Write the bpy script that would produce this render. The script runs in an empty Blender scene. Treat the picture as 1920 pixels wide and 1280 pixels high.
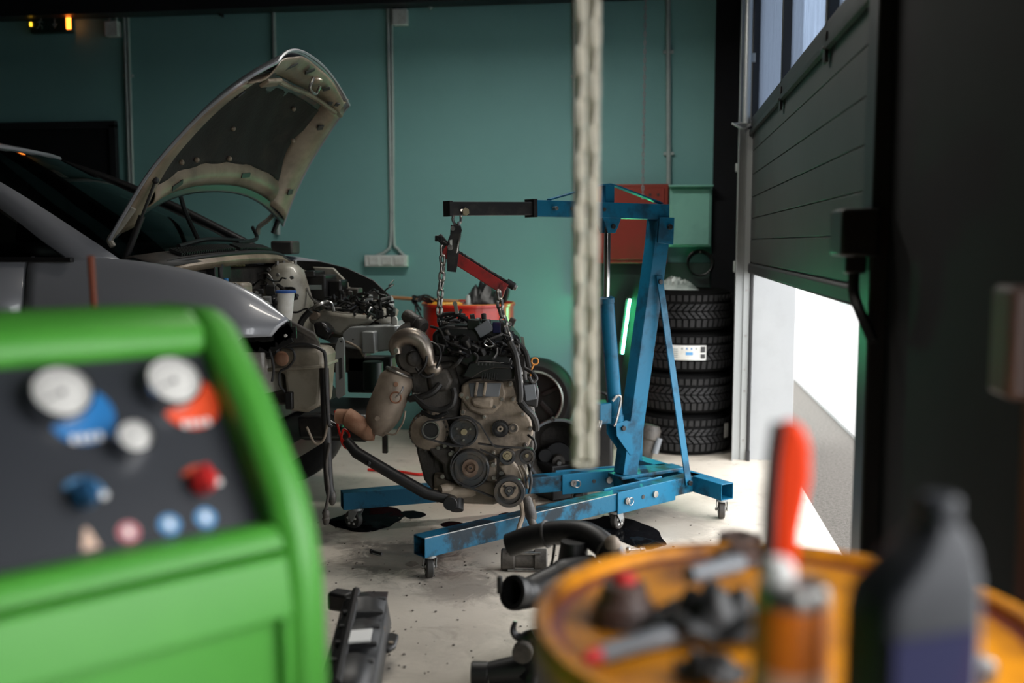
import bpy, bmesh, math, random
from mathutils import Vector as V, Matrix as M
random.seed(7)
SC = bpy.context.scene
COL = SC.collection

# ------------------------------------------------------------------ camera
F = 1866.67                      # focal length of a 35 mm lens in pixels of the 1920 px frame
CAM = V((0, 0, 1.30))
PITCH = math.atan(185 / F); YAW = math.radians(8.07)
FW = V((-math.sin(YAW) * math.cos(PITCH), math.cos(YAW) * math.cos(PITCH), -math.sin(PITCH)))
RT = V((math.cos(YAW), math.sin(YAW), 0)); UP = RT.cross(FW)
cam_data = bpy.data.cameras.new('camera'); cam = bpy.data.objects.new('camera', cam_data)
COL.objects.link(cam); SC.camera = cam
m = M((RT, UP, -FW)).transposed().to_4x4(); m.translation = CAM; cam.matrix_world = m
cam_data.lens = 35; cam_data.sensor_width = 36; cam_data.clip_start = 0.05
cam_data.dof.use_dof = True; cam_data.dof.focus_distance = 4.2; cam_data.dof.aperture_fstop = 1.4
cam_data.dof.aperture_blades = 9

# ------------------------------------------------------------------ sky and exposure
SC.view_settings.view_transform = 'Standard'; SC.view_settings.look = 'None'
SC.view_settings.gamma = 1; SC.view_settings.use_curve_mapping = False
SC.view_settings.exposure = 1.0
SC.cycles.use_denoising = True
try:
    SC.cycles.denoiser = 'OPENIMAGEDENOISE'
except Exception:
    pass
SC.cycles.max_bounces = 10; SC.cycles.diffuse_bounces = 5; SC.cycles.sample_clamp_indirect = 6
W = bpy.data.worlds.new('overcast_sky'); SC.world = W; W.use_nodes = True
W.node_tree.nodes['Background'].inputs[0].default_value = (0.98, 0.985, 1.0, 1)
W.node_tree.nodes['Background'].inputs[1].default_value = 3.4


def portal(name, c, n, sx, sy):
    d = bpy.data.lights.new(name, 'AREA'); d.shape = 'RECTANGLE'; d.size = sx; d.size_y = sy
    d.cycles.is_portal = True
    o = bpy.data.objects.new(name, d); COL.objects.link(o)
    z = -V(n); x = V((0, 0, 1)).cross(z)
    x = x.normalized() if x.length > .1 else V((1, 0, 0))
    y = z.cross(x)
    mm = M((x, y, z)).transposed().to_4x4(); mm.translation = V(c); o.matrix_world = mm
    return o


# daylight comes in through the half raised door, its glazing, and an opening added beside the camera
portal('daylight_door', (0.70, 4.25, 0.58), (-1, 0, 0), 3.6, 1.14)
portal('daylight_glazing', (0.64, 4.25, 2.45), (-1, 0, 0), 3.5, 0.85)
portal('daylight_added_opening', (0.62, 0.55, 1.15), (-1, 0, 0), 1.6, 2.3)


# ------------------------------------------------------------------ measuring helpers
def ray(x, y):
    return FW + RT * ((x - 960) / F) - UP * ((y - 640) / F)


def at(x, y, Y):                  # the point of the place seen at (x, y) that lies Y metres up the hall
    d = ray(x, y); return CAM + d * (Y / d.y)


def atz(x, y, z=0.0):             # ... that lies at height z
    d = ray(x, y); return CAM + d * ((z - CAM.z) / d.z)


def atX(x, y, X):
    d = ray(x, y); return CAM + d * (X / d.x)


def atd(x, y, dist):              # ... that lies at a given distance
    return CAM + ray(x, y) * dist


def cr(pts, n=6, closed=False):   # Catmull-Rom through points
    P = [V(p) for p in pts]; out = []; N = len(P)
    rng = N if closed else N - 1
    for i in range(rng):
        if closed:
            a, b, c, d = P[i - 1], P[i], P[(i + 1) % N], P[(i + 2) % N]
        else:
            b, c = P[i], P[i + 1]
            a = P[i - 1] if i else b * 2 - c
            d = P[i + 2] if i + 2 < N else c * 2 - b
        for k in range(n):
            t = k / n
            out.append(0.5 * ((2 * b) + (c - a) * t + (2 * a - 5 * b + 4 * c - d) * t * t + (3 * b - a - 3 * c + d) * t ** 3))
    if not closed:
        out.append(P[-1])
    return out


# ------------------------------------------------------------------ materials
def mat(name, col, rough=.5, metal=0.0, col2=None, scale=8, lo=.45, hi=.65, bump=0, bscale=40, coat=0, spec=None,
        emit=None, estr=0, trans=0, rough2=None, detail=6, stretch=None):
    mt = bpy.data.materials.new(name); mt.use_nodes = True
    nt = mt.node_tree; b = nt.nodes['Principled BSDF']
    b.inputs['Base Color'].default_value = (*col, 1); b.inputs['Roughness'].default_value = rough
    b.inputs['Metallic'].default_value = metal
    if coat: b.inputs['Coat Weight'].default_value = coat
    if spec is not None: b.inputs['Specular IOR Level'].default_value = spec
    if trans: b.inputs['Transmission Weight'].default_value = trans
    if emit:
        b.inputs['Emission Color'].default_value = (*emit, 1); b.inputs['Emission Strength'].default_value = estr
    if col2 or bump:
        tc = nt.nodes.new('ShaderNodeTexCoord'); vec = tc.outputs['Object']
        if stretch:
            mp = nt.nodes.new('ShaderNodeMapping'); mp.inputs['Scale'].default_value = stretch
            nt.links.new(vec, mp.inputs[0]); vec = mp.outputs[0]
    if col2:
        n = nt.nodes.new('ShaderNodeTexNoise'); n.inputs['Scale'].default_value = scale; n.inputs['Detail'].default_value = detail
        n.inputs['Roughness'].default_value = .62
        nt.links.new(vec, n.inputs['Vector'])
        r = nt.nodes.new('ShaderNodeMapRange'); r.inputs[1].default_value = lo; r.inputs[2].default_value = hi
        nt.links.new(n.outputs[0], r.inputs[0])
        mx = nt.nodes.new('ShaderNodeMix'); mx.data_type = 'RGBA'
        mx.inputs[6].default_value = (*col, 1); mx.inputs[7].default_value = (*col2, 1)
        nt.links.new(r.outputs[0], mx.inputs[0]); nt.links.new(mx.outputs[2], b.inputs['Base Color'])
        if rough2 is not None:
            r2 = nt.nodes.new('ShaderNodeMapRange'); r2.inputs[1].default_value = lo; r2.inputs[2].default_value = hi
            r2.inputs[3].default_value = rough; r2.inputs[4].default_value = rough2
            nt.links.new(n.outputs[0], r2.inputs[0]); nt.links.new(r2.outputs[0], b.inputs['Roughness'])
    if bump:
        n2 = nt.nodes.new('ShaderNodeTexNoise'); n2.inputs['Scale'].default_value = bscale; n2.inputs['Detail'].default_value = 4
        nt.links.new(vec, n2.inputs['Vector'])
        bp = nt.nodes.new('ShaderNodeBump'); bp.inputs['Strength'].default_value = bump; bp.inputs['Distance'].default_value = .01
        nt.links.new(n2.outputs[0], bp.inputs['Height']); nt.links.new(bp.outputs[0], b.inputs['Normal'])
    return mt


def floor_material():
    mt = bpy.data.materials.new('stained_concrete'); mt.use_nodes = True
    nt = mt.node_tree; N = nt.nodes; L = nt.links; b = N['Principled BSDF']
    tc = N.new('ShaderNodeTexCoord')

    def noise(s, d=6, r=.6, dist=0):
        n = N.new('ShaderNodeTexNoise'); n.inputs['Scale'].default_value = s; n.inputs['Detail'].default_value = d
        n.inputs['Roughness'].default_value = r; n.inputs['Distortion'].default_value = dist
        L.new(tc.outputs['Object'], n.inputs['Vector']); return n.outputs[0]

    def rng(src, a, bb, c=0, d=1):
        r = N.new('ShaderNodeMapRange'); r.inputs[1].default_value = a; r.inputs[2].default_value = bb
        r.inputs[3].default_value = c; r.inputs[4].default_value = d; L.new(src, r.inputs[0]); return r.outputs[0]

    def mix(fac, A, B):
        x = N.new('ShaderNodeMix'); x.data_type = 'RGBA'
        for i, c in ((6, A), (7, B)):
            if isinstance(c, tuple): x.inputs[i].default_value = (*c, 1)
            else: L.new(c, x.inputs[i])
        L.new(fac, x.inputs[0]); return x.outputs[2]
    c = mix(rng(noise(1.3, 8), .35, .7), (.56, .51, .435), (.40, .355, .295))
    c = mix(rng(noise(6, 8, .7, .6), .56, .72, 0, .55), c, (.15, .125, .10))        # brown traffic film
    c = mix(rng(noise(2.1, 10, .75, 1.5), .62, .70, 0, .75), c, (.05, .043, .036))   # dirt patches
    c = mix(rng(noise(34, 3, .5), .70, .74, 0, .8), c, (.07, .06, .05))            # crumbs and specks
    geo = N.new('ShaderNodeNewGeometry')
    for (sx, sy, rad, dark) in ((-1.02, 3.92, .30, .85), (-1.15, 4.25, .30, .6), (-.35, 4.95, .35, .7), (.05, 4.55, .32, .35), (-.72, 3.62, .22, .5), (-.80, 3.3, .5, .25)):
        d = N.new('ShaderNodeVectorMath'); d.operation = 'DISTANCE'; d.inputs[1].default_value = (sx, sy, 0)
        L.new(geo.outputs['Position'], d.inputs[0])
        ad = N.new('ShaderNodeMath'); ad.operation = 'MULTIPLY_ADD'; ad.inputs[1].default_value = -.9 * rad * 2; L.new(noise(9, 8, .75, 1.2), ad.inputs[0]); L.new(d.outputs['Value'], ad.inputs[2])
        c = mix(rng(ad.outputs[0], -.35 * rad, .12 * rad, dark, 0), c, (.055, .045, .036))
    L.new(c, b.inputs['Base Color'])
    L.new(rng(noise(3, 6), .3, .7, .30, .6), b.inputs['Roughness'])
    bp = N.new('ShaderNodeBump'); bp.inputs['Strength'].default_value = .15; bp.inputs['Distance'].default_value = .004
    L.new(noise(60, 4), bp.inputs['Height']); L.new(bp.outputs[0], b.inputs['Normal'])
    return mt


def pane_material():
    mt = bpy.data.materials.new('dirty_acrylic_pane'); mt.use_nodes = True
    nt = mt.node_tree; N = nt.nodes; L = nt.links
    for n in list(N): N.remove(n)
    out = N.new('ShaderNodeOutputMaterial'); tc = N.new('ShaderNodeTexCoord')
    mp = N.new('ShaderNodeMapping'); mp.inputs['Scale'].default_value = (1, 14, 1.2); L.new(tc.outputs['Object'], mp.inputs[0])
    n1 = N.new('ShaderNodeTexNoise'); n1.inputs['Scale'].default_value = 1.6; n1.inputs['Detail'].default_value = 8
    n1.inputs['Roughness'].default_value = .7; L.new(mp.outputs[0], n1.inputs['Vector'])
    r = N.new('ShaderNodeMapRange'); r.inputs[1].default_value = .25; r.inputs[2].default_value = .8
    r.inputs[3].default_value = .35; r.inputs[4].default_value = .85; L.new(n1.outputs[0], r.inputs[0])
    t = N.new('ShaderNodeBsdfTransparent'); t.inputs[0].default_value = (.42, .48, .56, 1)
    d = N.new('ShaderNodeBsdfTranslucent'); d.inputs[0].default_value = (.16, .18, .21, 1)
    mx = N.new('ShaderNodeMixShader'); L.new(r.outputs[0], mx.inputs[0]); L.new(t.outputs[0], mx.inputs[1]); L.new(d.outputs[0], mx.inputs[2])
    L.new(mx.outputs[0], out.inputs[0]); return mt


def glass_material(name, tint, rough=.02, fac=.75):
    mt = bpy.data.materials.new(name); mt.use_nodes = True
    nt = mt.node_tree; N = nt.nodes; L = nt.links
    for n in list(N): N.remove(n)
    out = N.new('ShaderNodeOutputMaterial'); t = N.new('ShaderNodeBsdfTransparent'); t.inputs[0].default_value = (*tint, 1)
    g = N.new('ShaderNodeBsdfGlossy'); g.inputs['Roughness'].default_value = rough
    fr = N.new('ShaderNodeFresnel'); fr.inputs[0].default_value = 1.5
    mx = N.new('ShaderNodeMixShader'); L.new(fr.outputs[0], mx.inputs[0]); L.new(t.outputs[0], mx.inputs[1]); L.new(g.outputs[0], mx.inputs[2])
    L.new(mx.outputs[0], out.inputs[0]); return mt


MT = {}
MT['floor'] = floor_material()
MT['teal'] = mat('teal_wall_paint', (.19, .40, .385), .62, col2=(.165, .355, .34), scale=1.2, lo=.35, hi=.75, bump=.06, bscale=90, spec=.25)
MT['darkwall'] = mat('dark_wall_paint', (.008, .009, .011), .8, col2=(.006, .007, .008), spec=.2, scale=3)
MT['ceiling'] = mat('dark_ceiling', (.03, .033, .036), .85, col2=(.02, .02, .022), scale=4)
MT['white_trim'] = mat('white_painted_trim', (.34, .35, .355), .5, col2=(.30, .31, .31), scale=5, lo=.5, hi=.8)
MT['door'] = mat('grey_door_panel', (.034, .038, .037), .5, col2=(.027, .030, .029), scale=3, bump=.03, bscale=120)
MT['seal'] = mat('black_rubber_seal', (.012, .012, .013), .6)
MT['frame_blk'] = mat('black_aluminium_frame', (.02, .022, .025), .45, .2)
MT['pane'] = pane_material()
MT['galv'] = mat('galvanised_steel', (.34, .355, .35), .42, .5, col2=(.34, .35, .35), scale=30)
MT['asphalt'] = mat('asphalt', (.12, .112, .102), .9, col2=(.075, .07, .063), scale=60, lo=.4, hi=.7, bump=.5, bscale=160, spec=0)
MT['apron'] = mat('pale_concrete', (.30, .295, .285), .85, col2=(.25, .246, .238), scale=2, spec=0)
MT['plaster'] = mat('white_render', (.6, .6, .59), .8, col2=(.5, .5, .49), scale=2)
MT['conduit'] = mat('grey_green_conduit', (.36, .43, .41), .5, col2=(.29, .35, .34), scale=9)
MT['socket'] = mat('off_white_plastic', (.62, .66, .63), .45, col2=(.5, .53, .5), scale=14)
MT['blue'] = mat('blue_crane_paint', (.004, .115, .215), .40, 0, col2=(.004, .045, .085), scale=7, lo=.5, hi=.66, bump=.05, bscale=50, rough2=.6, spec=.3)
MT['blue_d'] = mat('grimy_blue_crane_paint', (.004, .09, .165), .45, 0, col2=(.004, .013, .021), scale=9, lo=.47, hi=.60, bump=.08, bscale=50, rough2=.5, spec=.3)
MT['blackpaint'] = mat('black_steel_paint', (.013, .013, .014), .38, .1, col2=(.035, .033, .03), scale=18, lo=.5, hi=.7)
MT['steel'] = mat('worn_steel', (.38, .37, .35), .32, .9, col2=(.16, .15, .14), scale=26)
MT['chrome'] = mat('polished_rod', (.62, .62, .62), .16, 1)
MT['zinc'] = mat('zinc_yellow_bolt', (.42, .36, .24), .35, .8)
MT['red'] = mat('red_paint_worn', (.34, .012, .010), .4, 0, col2=(.11, .012, .01), scale=14, lo=.5, hi=.7)
MT['redb'] = mat('red_drum_enamel', (.58, .022, .012), .3, 0, col2=(.40, .02, .01), scale=5, coat=.3)
MT['redcab'] = mat('red_cabinet_enamel', (.26, .03, .018), .42, 0, col2=(.20, .04, .018), scale=4, lo=.4, hi=.7)
MT['rubber'] = mat('tyre_rubber', (.008, .008, .0085), .62, 0, col2=(.013, .013, .013), scale=9, bump=.1, bscale=90, spec=.3)
MT['groove_shade'] = mat('shaded_groove_rubber', (.003, .003, .003), .8, spec=.1)  # same tyre rubber, groove shade put into a darker colour
MT['tread'] = mat('lightened_tread_rubber', (.016, .016, .0165), .6, spec=.35)  # same rubber lightened so the blocks stand out from the shaded grooves
MT['blk'] = mat('black_plastic', (.007, .007, .0075), .45, 0, col2=(.018, .0165, .015), scale=12, lo=.5, hi=.75)
MT['blkoil'] = mat('oily_black_plastic', (.007, .007, .0075), .28, 0, col2=(.025, .022, .019), scale=16, lo=.52, hi=.75)
MT['hose'] = mat('dusty_black_hose', (.012, .012, .012), .55, 0, col2=(.04, .034, .028), scale=20, lo=.5, hi=.8)
MT['cast'] = mat('dirty_cast_aluminium', (.27, .22, .165), .6, .15, col2=(.10, .078, .058), scale=9, lo=.42, hi=.7, bump=.2, bscale=70)
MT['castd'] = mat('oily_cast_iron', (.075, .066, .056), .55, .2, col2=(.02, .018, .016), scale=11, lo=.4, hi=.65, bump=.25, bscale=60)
MT['shield'] = mat('bronzed_heat_shield', (.32, .285, .245), .36, .8, col2=(.22, .17, .13), scale=7, lo=.42, hi=.72)
MT['cat'] = mat('dusty_exhaust_steel', (.24, .195, .15), .6, .3, col2=(.13, .09, .065), scale=8, lo=.4, hi=.7, bump=.08)
MT['rust'] = mat('rusty_steel', (.22, .10, .055), .7, .2, col2=(.33, .2, .13), scale=12, lo=.4, hi=.7, bump=.2)
MT['pulley'] = mat('dark_pulley_steel', (.05, .055, .06), .38, .5, col2=(.10, .085, .07), scale=15)
MT['pulleyrust'] = mat('rust_brown_hub', (.13, .085, .06), .5, .5, col2=(.24, .18, .14), scale=14)
MT['belt'] = mat('ribbed_belt_rubber', (.02, .02, .02), .5)
MT['silver'] = mat('silver_grey_car_paint', (.27, .28, .305), .32, .12, coat=.6)
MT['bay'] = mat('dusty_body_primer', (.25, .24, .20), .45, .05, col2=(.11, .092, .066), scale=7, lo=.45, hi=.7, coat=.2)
MT['hoodin'] = mat('dusty_warm_lit_bonnet', (.27, .215, .15), .45, .1, col2=(.09, .062, .04), scale=5, lo=.42, hi=.72, coat=.15)  # dusty beige with warm light tinted into the colour
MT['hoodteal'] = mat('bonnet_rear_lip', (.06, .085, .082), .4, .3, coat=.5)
MT['pad'] = mat('sooty_bonnet_felt', (.016, .0135, .0115), .9, 0, col2=(.05, .038, .028), scale=4, lo=.5, hi=.8, bump=.3, bscale=60)
MT['glass'] = glass_material('tinted_car_glass', (.18, .21, .21))
MT['tank'] = mat('yellowed_translucent_plastic', (.26, .23, .18), .45, 0, col2=(.11, .088, .06), scale=7, lo=.42, hi=.68)
MT['white'] = mat('white_plastic', (.72, .72, .69), .42, 0, col2=(.6, .58, .52), scale=9)
MT['bluecap'] = mat('blue_plastic_cap', (.02, .08, .30), .4)
MT['foil'] = mat('gold_foil_insulation', (.46, .44, .22), .35, .7, col2=(.2, .2, .1), scale=60, bump=.6, bscale=120)
MT['redwire'] = mat('red_wire_sheath', (.62, .02, .012), .4)
MT['orangep'] = mat('orange_plastic', (.62, .24, .04), .4)
MT['wood'] = mat('varnished_wood_handle', (.42, .22, .10), .5, 0, col2=(.32, .15, .06), scale=6, stretch=(1, 1, 12))
MT['rustrod'] = mat('rust_red_rod', (.20, .05, .025), .55)
MT['green'] = mat('green_moulded_plastic', (.07, .33, .035), .45, 0, col2=(.055, .28, .03), scale=2.5, lo=.4, hi=.7, bump=.02, bscale=200)
MT['panel'] = mat('charcoal_panel', (.022, .025, .031), .42)
MT['dial'] = mat('white_dial_face', (.80, .79, .75), .5)
MT['bezel'] = mat('chrome_bezel', (.68, .68, .68), .18, 1)
MT['lens'] = glass_material('gauge_lens', (.97, .97, .97))
MT['tagblue'] = mat('blue_tag', (.012, .16, .42), .45)
MT['tagred'] = mat('orange_red_tag', (.80, .075, .015), .45)
MT['inkblk'] = mat('black_ink', (.03, .03, .03), .5)
MT['inkwht'] = mat('white_ink', (.8, .8, .78), .5)
MT['knobblue'] = mat('blue_knob', (.01, .07, .16), .35)
MT['knobred'] = mat('red_knob', (.55, .012, .012), .35)
MT['pink'] = mat('pink_sticker', (.55, .18, .2), .5)
MT['skyblue'] = mat('light_blue_sticker', (.10, .32, .60), .5)
MT['peach'] = mat('peach_sticker', (.72, .5, .38), .5)
MT['yellow'] = mat('yellow_drum_enamel', (.66, .25, .006), .5, 0, col2=(.17, .055, .010), scale=5, lo=.46, hi=.68, spec=.3)
MT['maroon'] = mat('maroon_drum_enamel', (.16, .025, .02), .4, 0, col2=(.09, .02, .015), scale=6)
MT['orange'] = mat('orange_can_print', (.75, .19, .01), .4)
MT['orangelab'] = mat('peach_can_label', (.75, .40, .25), .45)
MT['handle'] = mat('orange_red_handle', (.60, .036, .002), .6, spec=.15)
MT['oilgrey'] = mat('dark_grey_bottle', (.020, .022, .026), .5, spec=.25)
MT['label'] = mat('navy_label', (.008, .009, .04), .7, 0, spec=.2, col2=(.05, .01, .038), scale=9, lo=.5, hi=.7)
MT['brown'] = mat('brown_plastic', (.085, .05, .04), .5)
MT['grey'] = mat('grey_plastic', (.14, .152, .165), .5)
MT['cloth'] = mat('black_nitrile', (.012, .013, .013), .45, bump=.3, bscale=40)
def oil_material():
    mt = bpy.data.materials.new('spilled_oil'); mt.use_nodes = True
    nt = mt.node_tree; N = nt.nodes; L = nt.links
    for n in list(N): N.remove(n)
    out = N.new('ShaderNodeOutputMaterial'); d = N.new('ShaderNodeBsdfDiffuse'); d.inputs[0].default_value = (.003, .003, .0035, 1)
    g = N.new('ShaderNodeBsdfGlossy'); g.inputs['Roughness'].default_value = .06
    mx = N.new('ShaderNodeMixShader'); mx.inputs[0].default_value = .022
    L.new(d.outputs[0], mx.inputs[1]); L.new(g.outputs[0], mx.inputs[2]); L.new(mx.outputs[0], out.inputs[0]); return mt


MT['oil'] = oil_material()
MT['smear'] = mat('dried_oil_smear', (.075, .062, .05), .55)
MT['bagplastic'] = mat('crumpled_clear_film', (.42, .47, .44), .3, col2=(.2, .24, .22), scale=12)
MT['yellowp'] = mat('yellow_plastic', (.70, .35, .02), .4)
MT['green_lit_white'] = mat('green_lit_white_metal', (.20, .47, .38), .45, col2=(.17, .40, .33), scale=6)  # white cabinet, the tube's green light put into its colour
MT['led'] = mat('green_light_tube', (.2, 1, .5), .4, emit=(.10, 1.0, .42), estr=140)
MT['lamptube'] = mat('added_lamp_tube', (.9, .9, .9), .4, emit=(1, .96, .9), estr=4)  # glowing tubes of the added ceiling lamps
MT['amber'] = mat('amber_lamp', (1, .3, .05), .4, emit=(1, .20, .02), estr=3)
MT['yellowlamp'] = mat('yellow_lamp', (1, .7, .05), .4, emit=(1, .55, .03), estr=1.2)
MT['signface'] = mat('dark_green_sign_face', (.012, .03, .022), .4)
MT['signink'] = mat('pale_sign_ink', (.20, .24, .23), .5)
MT['cowl'] = mat('dusty_grey_cowl_plastic', (.025, .024, .022), .6, 0, col2=(.07, .058, .047), scale=8, lo=.45, hi=.75)
MT['rope'] = mat('cream_plastic_chain', (.62, .59, .48), .5, 0, col2=(.5, .48, .39), scale=30)
MT['rimsteel'] = mat('black_steel_rim', (.010, .012, .012), .35, .2)
MT['rimlip'] = mat('bare_rim_lip', (.26, .30, .27), .3, .7)


# ------------------------------------------------------------------ mesh building
class MB:
    def __init__(s): s.v = []; s.f = []

    def add(s, vs, fs):
        o = len(s.v); s.v += [V(p) for p in vs]; s.f += [tuple(i + o for i in f) for f in fs]; return s

    def obox(s, c, ax, ay, az):     # half-axis vectors
        c, ax, ay, az = V(c), V(ax), V(ay), V(az)
        if ax.cross(ay).dot(az) < 0: az = -az
        vs = [c + ax * i + ay * j + az * k for k in (-1, 1) for j in (-1, 1) for i in (-1, 1)]
        return s.add(vs, [(0, 2, 3, 1), (4, 5, 7, 6), (0, 1, 5, 4), (2, 6, 7, 3), (0, 4, 6, 2), (1, 3, 7, 5)])

    def box(s, c, sz, rz=0):
        R = M.Rotation(rz, 3, 'Z')
        return s.obox(c, R @ V((sz[0] / 2, 0, 0)), R @ V((0, sz[1] / 2, 0)), V((0, 0, sz[2] / 2)))

    def bar(s, p, q, w, h, up=(0, 0, 1), off=(0, 0)):
        p, q = V(p), V(q); d = (q - p); u = V(up); x = d.cross(u).normalized(); u = x.cross(d).normalized()
        c = (p + q) / 2 + x * off[0] + u * off[1]
        return s.obox(c, d / 2, x * w / 2, u * h / 2)

    def hollow(s, p, q, w, h, t, up=(0, 0, 1)):   # square tube with open ends
        p, q = V(p), V(q); d = q - p; x = d.cross(V(up)).normalized(); u = x.cross(d).normalized()
        vs = []
        for e in (p, q):
            for a, b in ((w / 2, h / 2), (w / 2 - t, h / 2 - t)):
                vs += [e + x * i * a + u * j * b for i, j in ((-1, -1), (1, -1), (1, 1), (-1, 1))]
        fs = []
        for k in range(4):
            n = (k + 1) % 4
            fs += [(k, 8 + k, 8 + n, n), (4 + k, 4 + n, 12 + n, 12 + k), (k, n, 4 + n, 4 + k), (8 + k, 12 + k, 12 + n, 8 + n)]
        return s.add(vs, fs)

    def tube(s, pts, r, n=8, caps=True, closed=False):
        P = [V(p) for p in pts]; N = len(P); rs = r if isinstance(r, (list, tuple)) else [r] * N
        t0 = (P[1] - P[0]).normalized(); a = V((0, 0, 1)) if abs(t0.z) < .9 else V((1, 0, 0))
        x = t0.cross(a).normalized(); vs = []; fs = []
        for i in range(N):
            if closed: t = P[(i + 1) % N] - P[i - 1]
            else: t = P[min(i + 1, N - 1)] - P[max(i - 1, 0)]
            t = t.normalized() if t.length > 1e-9 else t0
            x = x - t * x.dot(t); x = x.normalized() if x.length > 1e-6 else t.orthogonal().normalized()
            y = t.cross(x)
            vs += [P[i] + (x * math.cos(2 * math.pi * k / n) + y * math.sin(2 * math.pi * k / n)) * rs[i] for k in range(n)]
        for i in range(N if closed else N - 1):
            j = (i + 1) % N
            fs += [(i * n + k, i * n + (k + 1) % n, j * n + (k + 1) % n, j * n + k) for k in range(n)]
        if caps and not closed:
            fs += [tuple(range(n))[::-1], tuple((N - 1) * n + k for k in range(n))]
        return s.add(vs, fs)

    def lathe(s, o, axis, prof, n=24):      # prof: (radius, distance along axis)
        o = V(o); z = V(axis).normalized(); x = z.orthogonal().normalized(); y = z.cross(x)
        vs = []; fs = []; rings = []
        for r, t in prof:
            if r < 1e-6: rings.append([len(vs)]); vs.append(o + z * t)
            else:
                rings.append(list(range(len(vs), len(vs) + n)))
                vs += [o + z * t + (x * math.cos(2 * math.pi * k / n) + y * math.sin(2 * math.pi * k / n)) * r for k in range(n)]
        for a, b in zip(rings, rings[1:]):
            for k in range(n):
                q = (k + 1) % n
                if len(a) == 1 and len(b) == 1: continue
                if len(a) == 1: fs.append((a[0], b[q], b[k]))
                elif len(b) == 1: fs.append((a[k], a[q], b[0]))
                else: fs.append((a[k], a[q], b[q], b[k]))
        return s.add(vs, fs)

    def cyl(s, o, axis, r, h, n=20, ch=0):
        ch = ch or min(r, abs(h)) * .08
        return s.lathe(o, axis, [(0, 0), (r - ch, 0), (r, ch), (r, h - ch), (r - ch, h), (0, h)], n)

    def ring(s, o, axis, r0, r1, h, n=28):
        return s.lathe(o, axis, [(r0, 0), (r1, 0), (r1, h), (r0, h), (r0, 0)], n)

    def prism(s, poly, vec):
        P = [V(p) for p in poly]; d = V(vec); n = len(P)
        nr = V((0, 0, 0))
        for i in range(n): nr += P[i].cross(P[(i + 1) % n])
        if nr.dot(d) > 0: P = P[::-1]
        return s.add(P + [p + d for p in P], [tuple(range(n)), tuple(range(2 * n - 1, n - 1, -1))] +
                     [(i, n + i, n + (i + 1) % n, (i + 1) % n) for i in range(n)])

    def torus(s, c, axis, R, r, n=24, k=8, a0=0, a1=2 * math.pi):
        z = V(axis).normalized(); x = z.orthogonal().normalized(); y = z.cross(x)
        full = abs(a1 - a0 - 2 * math.pi) < 1e-6; N = n if full else n + 1
        pts = [V(c) + (x * math.cos(a0 + (a1 - a0) * i / n) + y * math.sin(a0 + (a1 - a0) * i / n)) * R for i in range(N)]
        return s.tube(pts, r, k, closed=full)

    def link(s, c, dl, dw, L, Wd, r, n=6):
        dl, dw = V(dl).normalized(), V(dw).normalized(); c = V(c); h = L / 2 - Wd / 2; q = Wd / 2 - r; pts = []
        for i in range(7):
            a = -math.pi / 2 + math.pi * i / 6; pts.append(c + dl * (h + q * math.cos(a)) + dw * q * math.sin(a))
        for i in range(7):
            a = math.pi / 2 + math.pi * i / 6; pts.append(c + dl * (-h + q * math.cos(a)) + dw * q * math.sin(a))
        return s.tube(pts, r, n, closed=True)

    def ball(s, c, r, sc=(1, 1, 1), n=12, k=8, jit=0):
        vs = []; fs = []; c = V(c)
        for i in range(k + 1):
            th = math.pi * i / k
            for j in range(n):
                ph = 2 * math.pi * j / n; q = r * (1 + random.uniform(-jit, jit))
                vs.append(c + V((math.sin(th) * math.cos(ph) * q * sc[0], math.sin(th) * math.sin(ph) * q * sc[1], math.cos(th) * q * sc[2])))
        for i in range(k):
            for j in range(n):
                fs.append((i * n + j, (i + 1) * n + j, (i + 1) * n + (j + 1) % n, i * n + (j + 1) % n))
        return s.add(vs, fs)

    def grid(s, rows):
        n = len(rows[0]); vs = [p for r in rows for p in r]
        return s.add(vs, [(i * n + j, i * n + j + 1, (i + 1) * n + j + 1, (i + 1) * n + j) for i in range(len(rows) - 1) for j in range(n - 1)])

    def build(s, name, material, parent=None, smooth=38, bevel=0, solid=0, off=-1, sub=0):
        me = bpy.data.meshes.new(name); vs = s.v
        base = V((0, 0, 0))
        if parent is not None:
            root = parent
            while root.parent: root = root.parent
            inv = ROOTINV[root.name]; vs = [inv @ p for p in vs]
        else:
            lo = [min(p[i] for p in vs) for i in range(3)]; hi = [max(p[i] for p in vs) for i in range(3)]
            base = V(((lo[0] + hi[0]) / 2, (lo[1] + hi[1]) / 2, lo[2])); vs = [p - base for p in vs]
        me.from_pydata([tuple(p) for p in vs], [], s.f); me.update()
        bm = bmesh.new(); bm.from_mesh(me); bmesh.ops.remove_doubles(bm, verts=bm.verts, dist=1e-6)
        if not solid: bmesh.ops.recalc_face_normals(bm, faces=bm.faces)
        bm.to_mesh(me); bm.free()
        if smooth:
            me.polygons.foreach_set('use_smooth', [True] * len(me.polygons)); me.set_sharp_from_angle(angle=math.radians(smooth))
        mtl = MT[material] if isinstance(material, str) else material
        me.materials.append(mtl)
        o = bpy.data.objects.new(name, me); COL.objects.link(o)
        if parent is not None: o.parent = parent
        else:
            o.location = base; ROOTINV[o.name] = M.Translation(-base)
        if solid:
            md = o.modifiers.new('thickness', 'SOLIDIFY'); md.thickness = solid; md.offset = off
        if bevel:
            md = o.modifiers.new('bevel', 'BEVEL'); md.width = bevel; md.segments = 2; md.limit_method = 'ANGLE'; md.angle_limit = math.radians(40)
            md.harden_normals = False
        if sub:
            md = o.modifiers.new('smooth', 'SUBSURF'); md.levels = sub; md.render_levels = sub
        return o


ROOTINV = {}


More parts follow.
